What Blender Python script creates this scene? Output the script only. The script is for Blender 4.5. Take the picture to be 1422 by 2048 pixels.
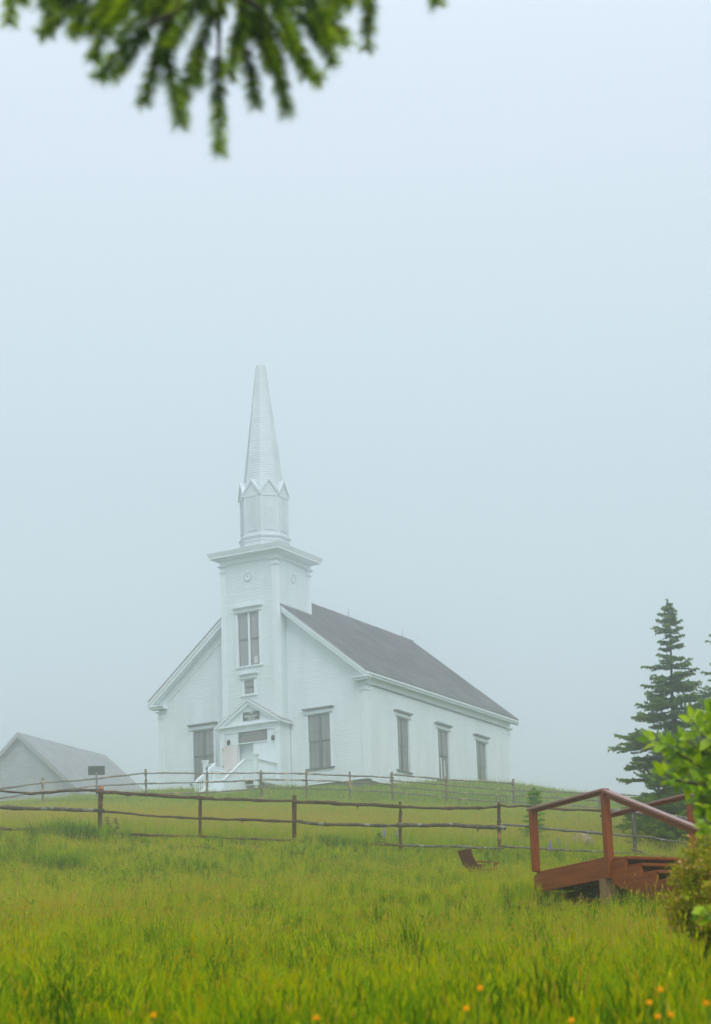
import bpy, math, random
import numpy as np
from mathutils import Vector, Matrix

for o in list(bpy.data.objects): bpy.data.objects.remove(o)
SC = bpy.context.scene
COL = SC.collection
R = random.Random(7)

# ------------------------------------------------------------------ camera
PITCH, ROLL = 0.2325, 0.0339
cam = bpy.data.cameras.new('camera'); camo = bpy.data.objects.new('camera', cam); COL.objects.link(camo)
cp, sp, cr, sr = math.cos(PITCH), math.sin(PITCH), math.cos(ROLL), math.sin(ROLL)
r0, u0, fw = Vector((1,0,0)), Vector((0,-sp,cp)), Vector((0,cp,sp))
rr, uu = r0*cr - u0*sr, r0*sr + u0*cr
camo.matrix_world = Matrix(((rr.x,uu.x,-fw.x,0),(rr.y,uu.y,-fw.y,0),(rr.z,uu.z,-fw.z,0),(0,0,0,1)))
cam.sensor_fit = 'VERTICAL'; cam.sensor_height = 36.0; cam.sensor_width = 25.0
cam.lens = 4300/2048*36.0
cam.shift_y = 200/2048
cam.clip_start = 0.1; cam.clip_end = 2000
cam.dof.use_dof = True; cam.dof.focus_distance = 75; cam.dof.aperture_fstop = 5.0
SC.camera = camo

# ------------------------------------------------------------------ sky: fog-bright overcast (CIE gradient) over a Nishita sky
W = bpy.data.worlds.new('World'); SC.world = W; W.use_nodes = True
nt = W.node_tree; nt.nodes.clear()
SUN_EL, SUN_AZ = math.radians(48), math.radians(160)
sky = nt.nodes.new('ShaderNodeTexSky'); sky.sky_type = 'NISHITA'; sky.sun_disc = False
sky.sun_elevation = SUN_EL; sky.sun_rotation = SUN_AZ; sky.dust_density = 4
b1 = nt.nodes.new('ShaderNodeBackground'); b1.inputs[1].default_value = 0.10
nt.links.new(sky.outputs[0], b1.inputs[0])
tc = nt.nodes.new('ShaderNodeTexCoord'); sep = nt.nodes.new('ShaderNodeSeparateXYZ')
nt.links.new(tc.outputs['Generated'], sep.inputs[0])
ramp = nt.nodes.new('ShaderNodeValToRGB')
RAMP=[(0.0,(.62,.75,.80)),(.164,(.625,.755,.81)),(.229,(.62,.755,.815)),(.287,(.615,.755,.82)),(.347,(.655,.785,.845)),(.45,(.735,.84,.95)),(1.0,(1.40,1.48,1.60))]
els=ramp.color_ramp.elements
els[0].position,els[1].position=RAMP[0][0],RAMP[-1][0]; els[0].color=(*RAMP[0][1],1); els[1].color=(*RAMP[-1][1],1)
for p_,c_ in RAMP[1:-1]:
    e=els.new(p_); e.color=(*c_,1)
nt.links.new(sep.outputs['Z'], ramp.inputs[0])
b2 = nt.nodes.new('ShaderNodeBackground'); b2.inputs[1].default_value = 1.0
nt.links.new(ramp.outputs[0], b2.inputs[0])
mx = nt.nodes.new('ShaderNodeMixShader'); mx.inputs[0].default_value = 0.92
nt.links.new(b1.outputs[0], mx.inputs[1]); nt.links.new(b2.outputs[0], mx.inputs[2])
wo = nt.nodes.new('ShaderNodeOutputWorld'); nt.links.new(mx.outputs[0], wo.inputs[0])

sl = bpy.data.lights.new('sun', 'SUN'); sl.energy = 1.45; sl.angle = math.radians(40); sl.color = (1,0.985,0.96)
so = bpy.data.objects.new('sun', sl); COL.objects.link(so)
sd = Vector((math.sin(SUN_AZ)*math.cos(SUN_EL), math.cos(SUN_AZ)*math.cos(SUN_EL), math.sin(SUN_EL)))
so.rotation_euler = sd.to_track_quat('Z','Y').to_euler(); so.location = (0,0,60)

SC.view_settings.view_transform = 'Standard'; SC.view_settings.look = 'None'
SC.view_settings.exposure = 0.08; SC.view_settings.gamma = 1.0; SC.view_settings.use_curve_mapping = False
cy = SC.cycles
cy.max_bounces = 7; cy.diffuse_bounces = 3; cy.glossy_bounces = 2; cy.transmission_bounces = 4; cy.volume_bounces = 3
cy.caustics_reflective = False; cy.caustics_refractive = False; cy.sample_clamp_indirect = 6
cy.use_denoising = True
try: cy.denoiser = 'OPENIMAGEDENOISE'
except Exception: pass

# ------------------------------------------------------------------ helpers
F_PX, SY = 4300.0, 200.0
def at(px, py, Y):
    """world point seen at photo position px,py at distance Y along the ground axis (survey helper)"""
    X = px-711.0; V = -(py-1024.0-SY)
    X, V = X*cr+V*sr, -X*sr+V*cr
    d = Vector((X/F_PX, 1.0, V/F_PX))
    d = Vector((d.x, d.y*cp-d.z*sp, d.y*sp+d.z*cp))
    return d*(Y/d.y)

def tag(o, label=None, cat=None, group=None, kind=None):
    if label: o['label'] = label
    if cat: o['category'] = cat
    if group: o['group'] = group
    if kind: o['kind'] = kind
    return o
def empty(name, loc=(0,0,0), rz=0.0):
    o = bpy.data.objects.new(name, None); COL.objects.link(o)
    o.location = loc; o.rotation_euler = (0,0,rz); o.empty_display_size = 0.2
    return o
def link(name, me, parent=None):
    o = bpy.data.objects.new(name, me); COL.objects.link(o)
    if parent is not None: o.parent = parent
    return o

class MB:
    def __init__(s): s.v=[]; s.f=[]; s.c=[]
    def vert(s, p): s.v.append(tuple(p)); return len(s.v)-1
    def face(s, pts, c=None):
        i=len(s.v); s.v += [tuple(p) for p in pts]; s.f.append(tuple(range(i,i+len(pts)))); s.c.append(c)
    def box(s, x0,x1,y0,y1,z0,z1, M=None):
        P=[Vector((x,y,z)) for z in (z0,z1) for y in (y0,y1) for x in (x0,x1)]
        if M is not None: P=[M@p for p in P]
        i=len(s.v); s.v += [tuple(p) for p in P]
        for q in ((0,2,3,1),(4,5,7,6),(0,1,5,4),(2,6,7,3),(0,4,6,2),(1,3,7,5)):
            s.f.append(tuple(i+k for k in q)); s.c.append(None)
        return s
    def beam(s, a, b, w, h, up=Vector((0,0,1))):
        a=Vector(a); b=Vector(b); t=(b-a); L=t.length; t.normalize()
        n=t.cross(up)
        if n.length<1e-5: n=Vector((1,0,0))
        n.normalize(); u=n.cross(t)
        P=[]
        for q in (a,b):
            for (i,j) in ((-1,-1),(1,-1),(1,1),(-1,1)): P.append(q+n*(i*w/2)+u*(j*h/2))
        i=len(s.v); s.v += [tuple(p) for p in P]
        for q in ((0,1,2,3),(7,6,5,4),(0,4,5,1),(1,5,6,2),(2,6,7,3),(3,7,4,0)):
            s.f.append(tuple(i+k for k in q)); s.c.append(None)
        return s
    def tube(s, pts, rad, n=8, cap=True, jit=0, rng=None):
        pts=[Vector(p) for p in pts]; i0=len(s.v)
        for k,p in enumerate(pts):
            t=(pts[min(k+1,len(pts)-1)]-pts[max(k-1,0)]).normalized()
            a=t.cross(Vector((0,0,1)))
            if a.length<1e-3: a=t.cross(Vector((0,1,0)))
            a.normalize(); b=a.cross(t)
            r=rad[k] if hasattr(rad,'__len__') else rad
            for m in range(n):
                th=2*math.pi*m/n
                q=r*(1+(rng.uniform(-jit,jit) if jit else 0))
                s.v.append(tuple(p+a*(math.cos(th)*q)+b*(math.sin(th)*q)))
        for k in range(len(pts)-1):
            for m in range(n):
                m2=(m+1)%n
                s.f.append((i0+k*n+m,i0+k*n+m2,i0+(k+1)*n+m2,i0+(k+1)*n+m)); s.c.append(None)
        if cap:
            s.f.append(tuple(i0+m for m in reversed(range(n)))); s.c.append(None)
            e=i0+(len(pts)-1)*n; s.f.append(tuple(e+m for m in range(n))); s.c.append(None)
        return s
    def prism(s, poly, d):
        """polygon (3d pts) pushed by vector d"""
        n=len(poly); i=len(s.v); d=Vector(d)
        s.v += [tuple(p) for p in poly] + [tuple(Vector(p)+d) for p in poly]
        s.f.append(tuple(i+k for k in range(n))); s.c.append(None)
        s.f.append(tuple(i+n+k for k in reversed(range(n)))); s.c.append(None)
        for k in range(n):
            k2=(k+1)%n; s.f.append((i+k2,i+k,i+n+k,i+n+k2)); s.c.append(None)
        return s
    def mesh(s, name, mat, smooth=False, fixn=True):
        me=bpy.data.meshes.new(name); me.from_pydata(s.v,[],s.f)
        if any(c is not None for c in s.c):
            at_=me.attributes.new('tone','FLOAT','FACE')
            at_.data.foreach_set('value',[0.5 if c is None else c for c in s.c])
        if mat is not None: me.materials.append(mat)
        if smooth: me.polygons.foreach_set('use_smooth',[True]*len(me.polygons))
        if fixn and len(s.f)<60000:
            import bmesh
            bm=bmesh.new(); bm.from_mesh(me); bmesh.ops.recalc_face_normals(bm,faces=bm.faces); bm.to_mesh(me); bm.free()
        me.update(); return me
    def build(s, name, mat, parent=None, smooth=False, fixn=True):
        return link(name, s.mesh(name,mat,smooth,fixn), parent)
def bevel(o, w=0.006, seg=1):
    m=o.modifiers.new('bevel','BEVEL'); m.width=w; m.segments=seg; m.limit_method='ANGLE'; return o

def courses(mb, fr, x0, x1, z0, z1, step, openings=(), proud=0.030, rng=None):
    """overlapping boards on a plane; fr=(origin, along, up, normal); x0,x1 functions of height"""
    o,t,w,n=[Vector(k) for k in fr]
    P=lambda a,b,c: o+t*a+w*b+n*c
    z=z0
    while z<z1-1e-4:
        zt=min(z+step,z1); zm=(z+zt)/2
        segs=[[(x0(z),x0(zt)),(x1(z),x1(zt))]]
        for (xa,xb,za,zb) in openings:
            if za<=zm<=zb:
                new=[]
                for (l,r_) in segs:
                    lm=(l[0]+l[1])/2; rm=(r_[0]+r_[1])/2
                    if xb<=lm or xa>=rm: new.append([l,r_]); continue
                    if xa>lm: new.append([l,(xa,xa)])
                    if xb<rm: new.append([(xb,xb),r_])
                segs=new
        j=rng.uniform(-.003,.003) if rng else 0
        for (l,r_) in segs:
            if r_[0]-l[0]<.02: continue
            pr=proud+j
            mb.face([P(l[0],z,pr),P(r_[0],z,pr),P(r_[1],zt,.0),P(l[1],zt,.0)])
            mb.face([P(l[0],z,.0),P(r_[0],z,.0),P(r_[0],z,pr),P(l[0],z,pr)])
        z=zt

# ------------------------------------------------------------------ materials
def mat(name, col, rough=0.6, col2=None, scale=4.0, bump=0.0, bscale=40.0, spec=0.3, stretch=None, detail=6, contrast=(0.35,0.65), coat=0.0):
    m=bpy.data.materials.new(name); m.use_nodes=True; n=m.node_tree; b=n.nodes['Principled BSDF']
    b.inputs['Roughness'].default_value=rough
    b.inputs['Specular IOR Level'].default_value=spec
    if coat: b.inputs['Coat Weight'].default_value=coat; b.inputs['Coat Roughness'].default_value=.25
    b.inputs['Base Color'].default_value=(*col,1)
    if col2 is not None or bump:
        tc=n.nodes.new('ShaderNodeTexCoord'); mp=n.nodes.new('ShaderNodeMapping')
        n.links.new(tc.outputs['Object'],mp.inputs[0])
        if stretch: mp.inputs['Scale'].default_value=stretch
    if col2 is not None:
        t=n.nodes.new('ShaderNodeTexNoise'); t.inputs['Scale'].default_value=scale; t.inputs['Detail'].default_value=detail
        n.links.new(mp.outputs[0],t.inputs['Vector'])
        rp=n.nodes.new('ShaderNodeValToRGB'); rp.color_ramp.elements[0].position=contrast[0]; rp.color_ramp.elements[1].position=contrast[1]
        rp.color_ramp.elements[0].color=(*col,1); rp.color_ramp.elements[1].color=(*col2,1)
        n.links.new(t.outputs['Fac'],rp.inputs[0]); n.links.new(rp.outputs[0],b.inputs['Base Color'])
    if bump:
        t2=n.nodes.new('ShaderNodeTexNoise'); t2.inputs['Scale'].default_value=bscale; t2.inputs['Detail'].default_value=5
        n.links.new(mp.outputs[0],t2.inputs['Vector'])
        bp=n.nodes.new('ShaderNodeBump'); bp.inputs['Strength'].default_value=bump; bp.inputs['Distance'].default_value=.02
        n.links.new(t2.outputs['Fac'],bp.inputs['Height']); n.links.new(bp.outputs[0],b.inputs['Normal'])
    return m
def foliage(name, stops, rough=0.5, trans=0.35, inst=False, spec=0.3, transcol=1.25):
    """leaf material: colour from per-face 'tone' (+ instancer 'tint')"""
    m=bpy.data.materials.new(name); m.use_nodes=True; n=m.node_tree; b=n.nodes['Principled BSDF']; out=n.nodes['Material Output']
    a=n.nodes.new('ShaderNodeAttribute'); a.attribute_name='tone'
    src=a.outputs['Fac']
    if inst:
        a2=n.nodes.new('ShaderNodeAttribute'); a2.attribute_type='INSTANCER'; a2.attribute_name='tint'
        ad=n.nodes.new('ShaderNodeMath'); ad.operation='ADD'; n.links.new(src,ad.inputs[0]); n.links.new(a2.outputs['Fac'],ad.inputs[1]); src=ad.outputs[0]
    rp=n.nodes.new('ShaderNodeValToRGB'); els=rp.color_ramp.elements
    els[0].position=stops[0][0]; els[0].color=(*stops[0][1],1); els[1].position=stops[-1][0]; els[1].color=(*stops[-1][1],1)
    for p,c in stops[1:-1]:
        q=els.new(p); q.color=(*c,1)
    n.links.new(src,rp.inputs[0]); n.links.new(rp.outputs[0],b.inputs['Base Color'])
    b.inputs['Roughness'].default_value=rough; b.inputs['Specular IOR Level'].default_value=spec
    tr=n.nodes.new('ShaderNodeBsdfTranslucent')
    hs=n.nodes.new('ShaderNodeHueSaturation'); hs.inputs['Value'].default_value=transcol; hs.inputs['Hue'].default_value=.49
    n.links.new(rp.outputs[0],hs.inputs['Color']); n.links.new(hs.outputs[0],tr.inputs['Color'])
    mx=n.nodes.new('ShaderNodeMixShader'); mx.inputs[0].default_value=trans
    n.links.new(b.outputs[0],mx.inputs[1]); n.links.new(tr.outputs[0],mx.inputs[2]); n.links.new(mx.outputs[0],out.inputs[0])
    return m

WHITE  = mat('white_paint',(.83,.91,.94),.55,(.76,.835,.86),1.1,.08,18,stretch=(1.3,1.3,.3))
TRIM   = mat('white_trim_paint',(.80,.88,.91),.5,(.75,.825,.85),2.0)
TWHITE = mat('tower_paint',(.78,.875,.885),.6,(.71,.80,.81),.9,.08,18,stretch=(1.3,1.3,.3))
SHINGLE= mat('roof_shingle',(.255,.245,.265),.9,(.385,.365,.39),.8,.3,24,contrast=(.3,.7))
SPIREP = mat('fog_faded_spire_paint',(.69,.76,.78),.7,(.60,.665,.685),.7,.1,18)  # white paint greyed; fog fade of belfry and spire put into the colour
FOUND  = mat('foundation_stone',(.10,.10,.095),.9,(.16,.16,.15),3,.3,12)
SASH   = mat('dark_sash_paint',(.12,.135,.14),.5)
HOODG  = mat('grey_hood_trim',(.20,.225,.235),.6)  # darker grey for window hoods and head beads
GLASS  = mat('window_glass',(.20,.21,.215),.14,(.29,.285,.29),.9,0,spec=.6)
DOORP  = mat('door_paint',(.72,.66,.63),.5,(.66,.60,.57),2)
INTER  = mat('interior_wall',(.26,.24,.23),.8)
SIGN   = mat('sign_board',(.05,.065,.06),.6)
LETTER = mat('sign_lettering',(.75,.77,.76),.6)
METAL  = mat('dark_metal',(.03,.03,.032),.5)
BARNW  = mat('weathered_fog_pale_board',(.40,.43,.45),.85,(.48,.51,.53),1.5,.2,20)  # weathered grey, paled further so the fog fade sits in the colour
BARNR  = mat('weathered_fog_pale_shingle',(.31,.325,.345),.95,(.42,.43,.45),1.1,.3,12)  # weathered shingle, likewise lightened to carry the barn's fog fade
REDW   = mat('red_stained_wood',(.16,.030,.002),.65,(.32,.080,.010),3.0,.5,30,spec=.18,stretch=(.5,7,7),contrast=(.25,.75))
REDP   = mat('red_stained_post',(.17,.032,.002),.65,(.33,.082,.011),3.0,.5,30,spec=.18,stretch=(7,7,.5),contrast=(.25,.75))
REDTOP = mat('wet_red_stained_wood',(.17,.04,.016),.22,(.26,.07,.032),2.5,.2,30,spec=.6,stretch=(.5,7,7),coat=.25)
CHAIRW = mat('dark_red_wood',(.15,.018,.007),.55,(.22,.032,.013),14,.2,60,stretch=(1,1,.15))
PILE   = mat('old_pile_wood',(.16,.09,.04),.95,(.27,.17,.085),6,.5,30,stretch=(1,1,.25))
ROCKM  = mat('lichen_rock',(.22,.16,.13),.9,(.33,.27,.23),8,.6,20)

def bark_mat(name, dark, mid, pale, patch, pcol, lichen=.62):
    m=mat(name,dark,.85,mid,9,.8,70,stretch=(1,1,1)); n=m.node_tree; b=n.nodes['Principled BSDF']
    prev=b.inputs['Base Color'].links[0].from_socket
    tc=[k for k in n.nodes if k.type=='TEX_COORD'][0]
    def layer(prev,scale,lo,hi,col,seed):
        t=n.nodes.new('ShaderNodeTexNoise'); t.inputs['Scale'].default_value=scale; t.inputs['Detail'].default_value=4
        mp=n.nodes.new('ShaderNodeMapping'); mp.inputs['Location'].default_value=(seed,seed*2,seed*3)
        n.links.new(tc.outputs['Object'],mp.inputs[0]); n.links.new(mp.outputs[0],t.inputs['Vector'])
        r=n.nodes.new('ShaderNodeMapRange'); r.inputs[1].default_value=lo; r.inputs[2].default_value=hi
        n.links.new(t.outputs['Fac'],r.inputs[0])
        x=n.nodes.new('ShaderNodeMix'); x.data_type='RGBA'; n.links.new(r.outputs[0],x.inputs[0]); n.links.new(prev,x.inputs[6]); x.inputs[7].default_value=(*col,1)
        return x.outputs[2]
    prev=layer(prev,5.5,lichen,lichen+.07,pale,3.1)
    prev=layer(prev,2.6,patch,patch+.03,pcol,8.7)
    n.links.new(prev,b.inputs['Base Color']); return m
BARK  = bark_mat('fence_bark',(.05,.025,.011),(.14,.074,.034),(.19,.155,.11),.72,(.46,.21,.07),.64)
BARKL = bark_mat('fence_lichen_bark',(.05,.034,.02),(.14,.105,.07),(.27,.26,.21),.78,(.42,.21,.09),.56)
BARKG = bark_mat('fence_grey_bark',(.09,.075,.062),(.17,.15,.13),(.33,.31,.28),.72,(.40,.24,.12),.56)
POSTM = bark_mat('fence_post_bark',(.06,.024,.011),(.15,.062,.027),(.18,.13,.08),.62,(.45,.20,.075),.66)
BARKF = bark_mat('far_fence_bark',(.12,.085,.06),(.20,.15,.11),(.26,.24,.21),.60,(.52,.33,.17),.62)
TRUNK = mat('spruce_bark',(.035,.025,.02),.9,(.07,.055,.045),8,.6,40)

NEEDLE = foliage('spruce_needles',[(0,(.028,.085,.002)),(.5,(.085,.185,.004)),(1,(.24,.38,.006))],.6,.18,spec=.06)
SAPN   = foliage('sapling_needles',[(0,(.10,.25,.002)),(1,(.26,.45,.004))],.6,.25,spec=.05)
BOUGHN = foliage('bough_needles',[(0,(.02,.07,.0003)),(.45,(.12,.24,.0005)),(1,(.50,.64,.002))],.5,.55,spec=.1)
LEAFM  = foliage('shrub_leaf',[(0,(.09,.21,.0005)),(.4,(.24,.40,.0008)),(.8,(.40,.55,.001)),(1,(.52,.64,.004))],.38,.42,spec=.35)
BARB   = foliage('barberry_leaf',[(0,(.13,.18,.001)),(.4,(.30,.34,.002)),(.72,(.44,.36,.008)),(.85,(.56,.24,.05)),(1,(.68,.40,.22))],.5,.3,spec=.1)
GRASSM = foliage('meadow_grass',[(0,(.035,.11,.0002)),(.28,(.16,.31,.0002)),(.55,(.37,.48,.0002)),(.75,(.53,.54,.0004)),(.9,(.44,.33,.004)),(1,(.52,.39,.07))],.6,.30,True,spec=.04)
HAYM   = foliage('hay_grass',[(0,(.13,.27,.004)),(.35,(.27,.40,.006)),(.6,(.42,.48,.012)),(.8,(.52,.49,.04)),(1,(.54,.44,.12))],.6,.4,True,spec=.06)
ORANGE = mat('orange_petal',(.70,.26,.001),.7,(.74,.34,.002),30,spec=.05)
YELLOW = mat('yellow_petal',(.75,.55,.02),.5)
LUPM   = mat('lupine_floret',(.20,.18,.42),.6,(.36,.33,.55),30)
DOCKM  = mat('rusty_seed_head',(.24,.10,.04),.8,(.33,.16,.07),30)
STALK  = mat('green_stalk',(.09,.16,.02),.6)

# ------------------------------------------------------------------ terrain
ANCH=[(-1.2,7,.03),(0,7,-.02),(1.2,7,-.06),(0,0,-1.25),(-6,0,-1.1),(6,0,-1.5),(-4,20,1.65),(0,20,1.50),(4,20,1.40),
 (3.1,28,2.52),(2.2,29.9,3.08),(1.2,30,3.02),(-4,30,3.0),(0,32,3.15),(7,30,2.7),(2.2,44,4.72),(-6,42,5.0),(7,43,4.6),
 (-9,50,6.75),(-6.1,50,6.62),(-1.6,50,6.28),(3.1,50,5.90),(6.3,50,5.68),(10,50,5.4),
 (-10,75,10.75),(0,75,10.4),(10,75,9.8),(9,60,7.05),
 (-17,100,14.75),(-10.1,101,15.05),(-4.7,101,14.75),(1.4,101,14.5),(7,101,14.0),(11,101,13.55),(20,101,12.9),
 (.3,110.4,16.70),(-3,111.4,16.95),(-7,114.5,17.4),(-11.2,117.8,17.95),(-11.6,112,16.95),(-14.2,110,16.5),(-17,106,15.6),(9.0,126.4,18.9),(3,126,19.4),
 (10,118,17.4),(11,112,16.15),(13,108,15.1),(22,112,14.8),(-30,112,16.3),(16,125,16.5),(0,140,19.6),(-10,130,18.8),(20,140,17),
 (-27,160,22.6),(-16,178,23.2),(-30,180,23.6),(0,200,24),(60,180,20),(-70,170,21),(0,300,27),(120,280,22),(-120,280,24),(0,395,28),(200,395,24),(-200,395,25),
 (-60,50,6),(60,50,4.5),(-60,100,13),(60,100,11),(-200,100,12),(200,100,9),(0,-40,-5.5),(-60,-40,-5.5),(60,-40,-6),(200,0,-2),(-200,0,-1),(200,200,18),(-200,200,18)]
A=np.array(ANCH); 
def _phi(d): return d
def _build():
    P=A[:,:2]; n=len(P); D=np.linalg.norm(P[:,None]-P[None],axis=2)
    K=np.zeros((n+3,n+3)); K[:n,:n]=-_phi(D)+np.eye(n)*0.0
    K[:n,n]=1; K[:n,n+1:]=P; K[n,:n]=1; K[n+1:,:n]=P.T
    # a pinch of smoothing
    K[:n,:n]-=np.eye(n)*0.6
    return np.linalg.solve(K,np.concatenate([A[:,2],np.zeros(3)]))
_W=_build()
def _bump(x,y):
    return (0.05*np.sin(x*.9+.3*y+1.3)*np.sin(y*.55-.2*x)+0.03*np.sin(x*2.1-y*.7)+0.025*np.sin(y*1.9+x*1.1+2))
def H(x,y):
    x=np.atleast_1d(np.asarray(x,float)); y=np.atleast_1d(np.asarray(y,float))
    Q=np.stack([x,y],1); D=np.sqrt(((Q[:,None]-A[None,:,:2])**2).sum(2)+1.5)
    z=-_phi(D)@_W[:len(A)]+_W[len(A)]+Q@_W[len(A)+1:]
    return z+_bump(x,y)
def h(x,y): return float(H(x,y)[0])

xs=np.concatenate([np.linspace(-250,-40,22)[:-1],np.linspace(-40,-16,17)[:-1],np.linspace(-16,16,65)[:-1],np.linspace(16,40,17)[:-1],np.linspace(40,250,22)])
ys=np.concatenate([np.linspace(-40,0,9)[:-1],np.linspace(0,60,101)[:-1],np.linspace(60,135,91)[:-1],np.linspace(135,200,27)[:-1],np.linspace(200,400,21)])
gx,gy=np.meshgrid(xs,ys); gz=H(gx.ravel(),gy.ravel())
me=bpy.data.meshes.new('ground'); nx,ny=len(xs),len(ys)
idx=np.arange(nx*ny).reshape(ny,nx)
quads=np.stack([idx[:-1,:-1],idx[:-1,1:],idx[1:,1:],idx[1:,:-1]],-1).reshape(-1,4)
me.from_pydata(np.stack([gx.ravel(),gy.ravel(),gz],1).tolist(),[],quads.tolist())
me.polygons.foreach_set('use_smooth',[True]*len(me.polygons))
GROUND=mat('meadow_soil',(.035,.06,.004),1.0,(.09,.10,.01),.35,.5,8,spec=0.0)
me.materials.append(GROUND); g=link('ground',me); tag(g,kind='structure')

# ------------------------------------------------------------------ church
AZ=0.5075
church=empty('church',(0.3866,111.1205,17.3933),-AZ)
tag(church,'white clapboard church with tall octagonal steeple on the hilltop in fog','church')
CW,CL=13.08,17.5; XC=-CW/2; EZ=5.65; RZ=11.42; OV=0.42; SL=(RZ-EZ)/(CW/2+OV)
X0,X1=-CW,0.0
WINW,WINH,WZ=1.35,2.9,0.85
front_win=[-2.194-WINW, -CW+2.194]
side_win=[3.278,8.016,12.827]
TW=3.47; TX0,TX1=XC-TW/2,XC+TW/2; TY0,TY1=-0.87,2.68; TH=12.85
PX0,PX1=XC-1.88,XC+1.88; PY=-1.07
def roofz(x): return RZ-SL*abs(x-XC)
# foundation
f=MB(); f.box(X0+.06,X1-.06,.06,CL-.06,-2.4,-.02); f.box(PX0+.06,PX1-.06,PY+.06,.05,-2.4,-.02); f.build('foundation',FOUND,church)
# solid cores (set back behind the boards) and clapboards
def wall(name,poly,d,side):
    w=MB(); w.prism(poly,d); o=w.build('wall',WHITE,church); return o
GZ=roofz(0)-.12
wf=wall('f',[(X0+.02,.14,0),(X1-.02,.14,0),(X1-.02,.14,GZ),(XC,.14,RZ-.15),(X0+.02,.14,GZ)],(0,.08,0),0)
wr=wall('r',[(-.14,.02,0),(-.14,CL-.02,0),(-.14,CL-.02,GZ),(-.14,.02,GZ)],(-.08,0,0),0)
wl=wall('l',[(X0+.02,.02,0),(X0+.02,CL-.02,0),(X0+.02,CL-.02,GZ),(X0+.02,.02,GZ)],(.12,0,0),0)
wb=wall('b',[(X0+.02,CL-.02,0),(X1-.02,CL-.02,0),(X1-.02,CL-.02,GZ),(XC,CL-.02,RZ-.15),(X0+.02,CL-.02,GZ)],(0,-.1,0),0)
ST=.124
mb=MB()
ops=[(x,x+WINW,WZ,WZ+WINH) for x in front_win]+[(PX0,PX1,-1,3.3),(TX0,TX1,3.3,20)]
courses(mb,((0,0,0),(1,0,0),(0,0,1),(0,-1,0)),lambda z:max(X0,XC-(RZ-.12-z)/SL),lambda z:min(X1,XC+(RZ-.12-z)/SL),0,RZ-.6,ST,ops,rng=R)
tag(mb.build('clapboards',WHITE,wf,fixn=False),kind='stuff')
mb=MB(); ops=[(y,y+WINW,WZ,WZ+WINH) for y in side_win]
courses(mb,((0,0,0),(0,1,0),(0,0,1),(1,0,0)),lambda z:0,lambda z:CL,0,5.0,ST,ops,rng=R)
tag(mb.build('clapboards',WHITE,wr,fixn=False),kind='stuff')
mb=MB(); courses(mb,((X0,CL,0),(0,-1,0),(0,0,1),(-1,0,0)),lambda z:0,lambda z:CL,0,5.0,ST,(),rng=R)
tag(mb.build('clapboards',WHITE,wl,fixn=False),kind='stuff')
mb=MB(); courses(mb,((0,CL,0),(-1,0,0),(0,0,1),(0,1,0)),lambda z:max(0,CW/2-(RZ-.12-z)/SL),lambda z:min(CW,CW/2+(RZ-.12-z)/SL),0,RZ-.6,ST,(),rng=R)
tag(mb.build('clapboards',WHITE,wb,fixn=False),kind='stuff')
# corner boards with capitals
def corner(x,y,sx,sy,z0,z1,parent,w=.27,cap=True,t=.066,mt=TRIM):
    """L-shaped board at an outer corner; sx,sy point outwards"""
    c=MB()
    c.box(min(x-sx*w,x+sx*t),max(x-sx*w,x+sx*t),min(y,y+sy*t),max(y,y+sy*t),z0,z1)
    c.box(min(x,x+sx*(t-.002)),max(x,x+sx*(t-.002)),min(y-sy*.001,y-sy*w),max(y-sy*.001,y-sy*w),z0,z1)
    o=c.build('corner_board',mt,parent)
    if cap:
        for (za,zb,p) in ((z1-.36,z1-.31,.055),(z1-.08,z1-.03,.07),(z1-.03,z1+.02,.12)):
            k=MB(); e=t+p
            k.box(min(x-sx*(w+p),x+sx*e),max(x-sx*(w+p),x+sx*e),min(y-sy*(w+p),y+sy*e),max(y-sy*(w+p),y+sy*e),za,zb)
            k.build('capital',mt,o) if parent is church else k.build('capital',mt,parent)
for (x,y,sx,sy) in ((X1,0,1,-1),(X0,0,-1,-1),(X1,CL,1,1),(X0,CL,-1,1)): corner(x,y,sx,sy,-.02,5.06,church)
# frieze boards, water table
for (xa,xb) in ((-.02,.07),(X0-.07,X0+.02)):
    b=MB(); b.box(xa,xb,-.03,CL+.03,5.082,5.40); b.build('frieze_board',TRIM,church)
b=MB(); b.box(.002,.038,.3,CL-.3,-.10,.10); b.build('water_table',TRIM,church)
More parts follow.
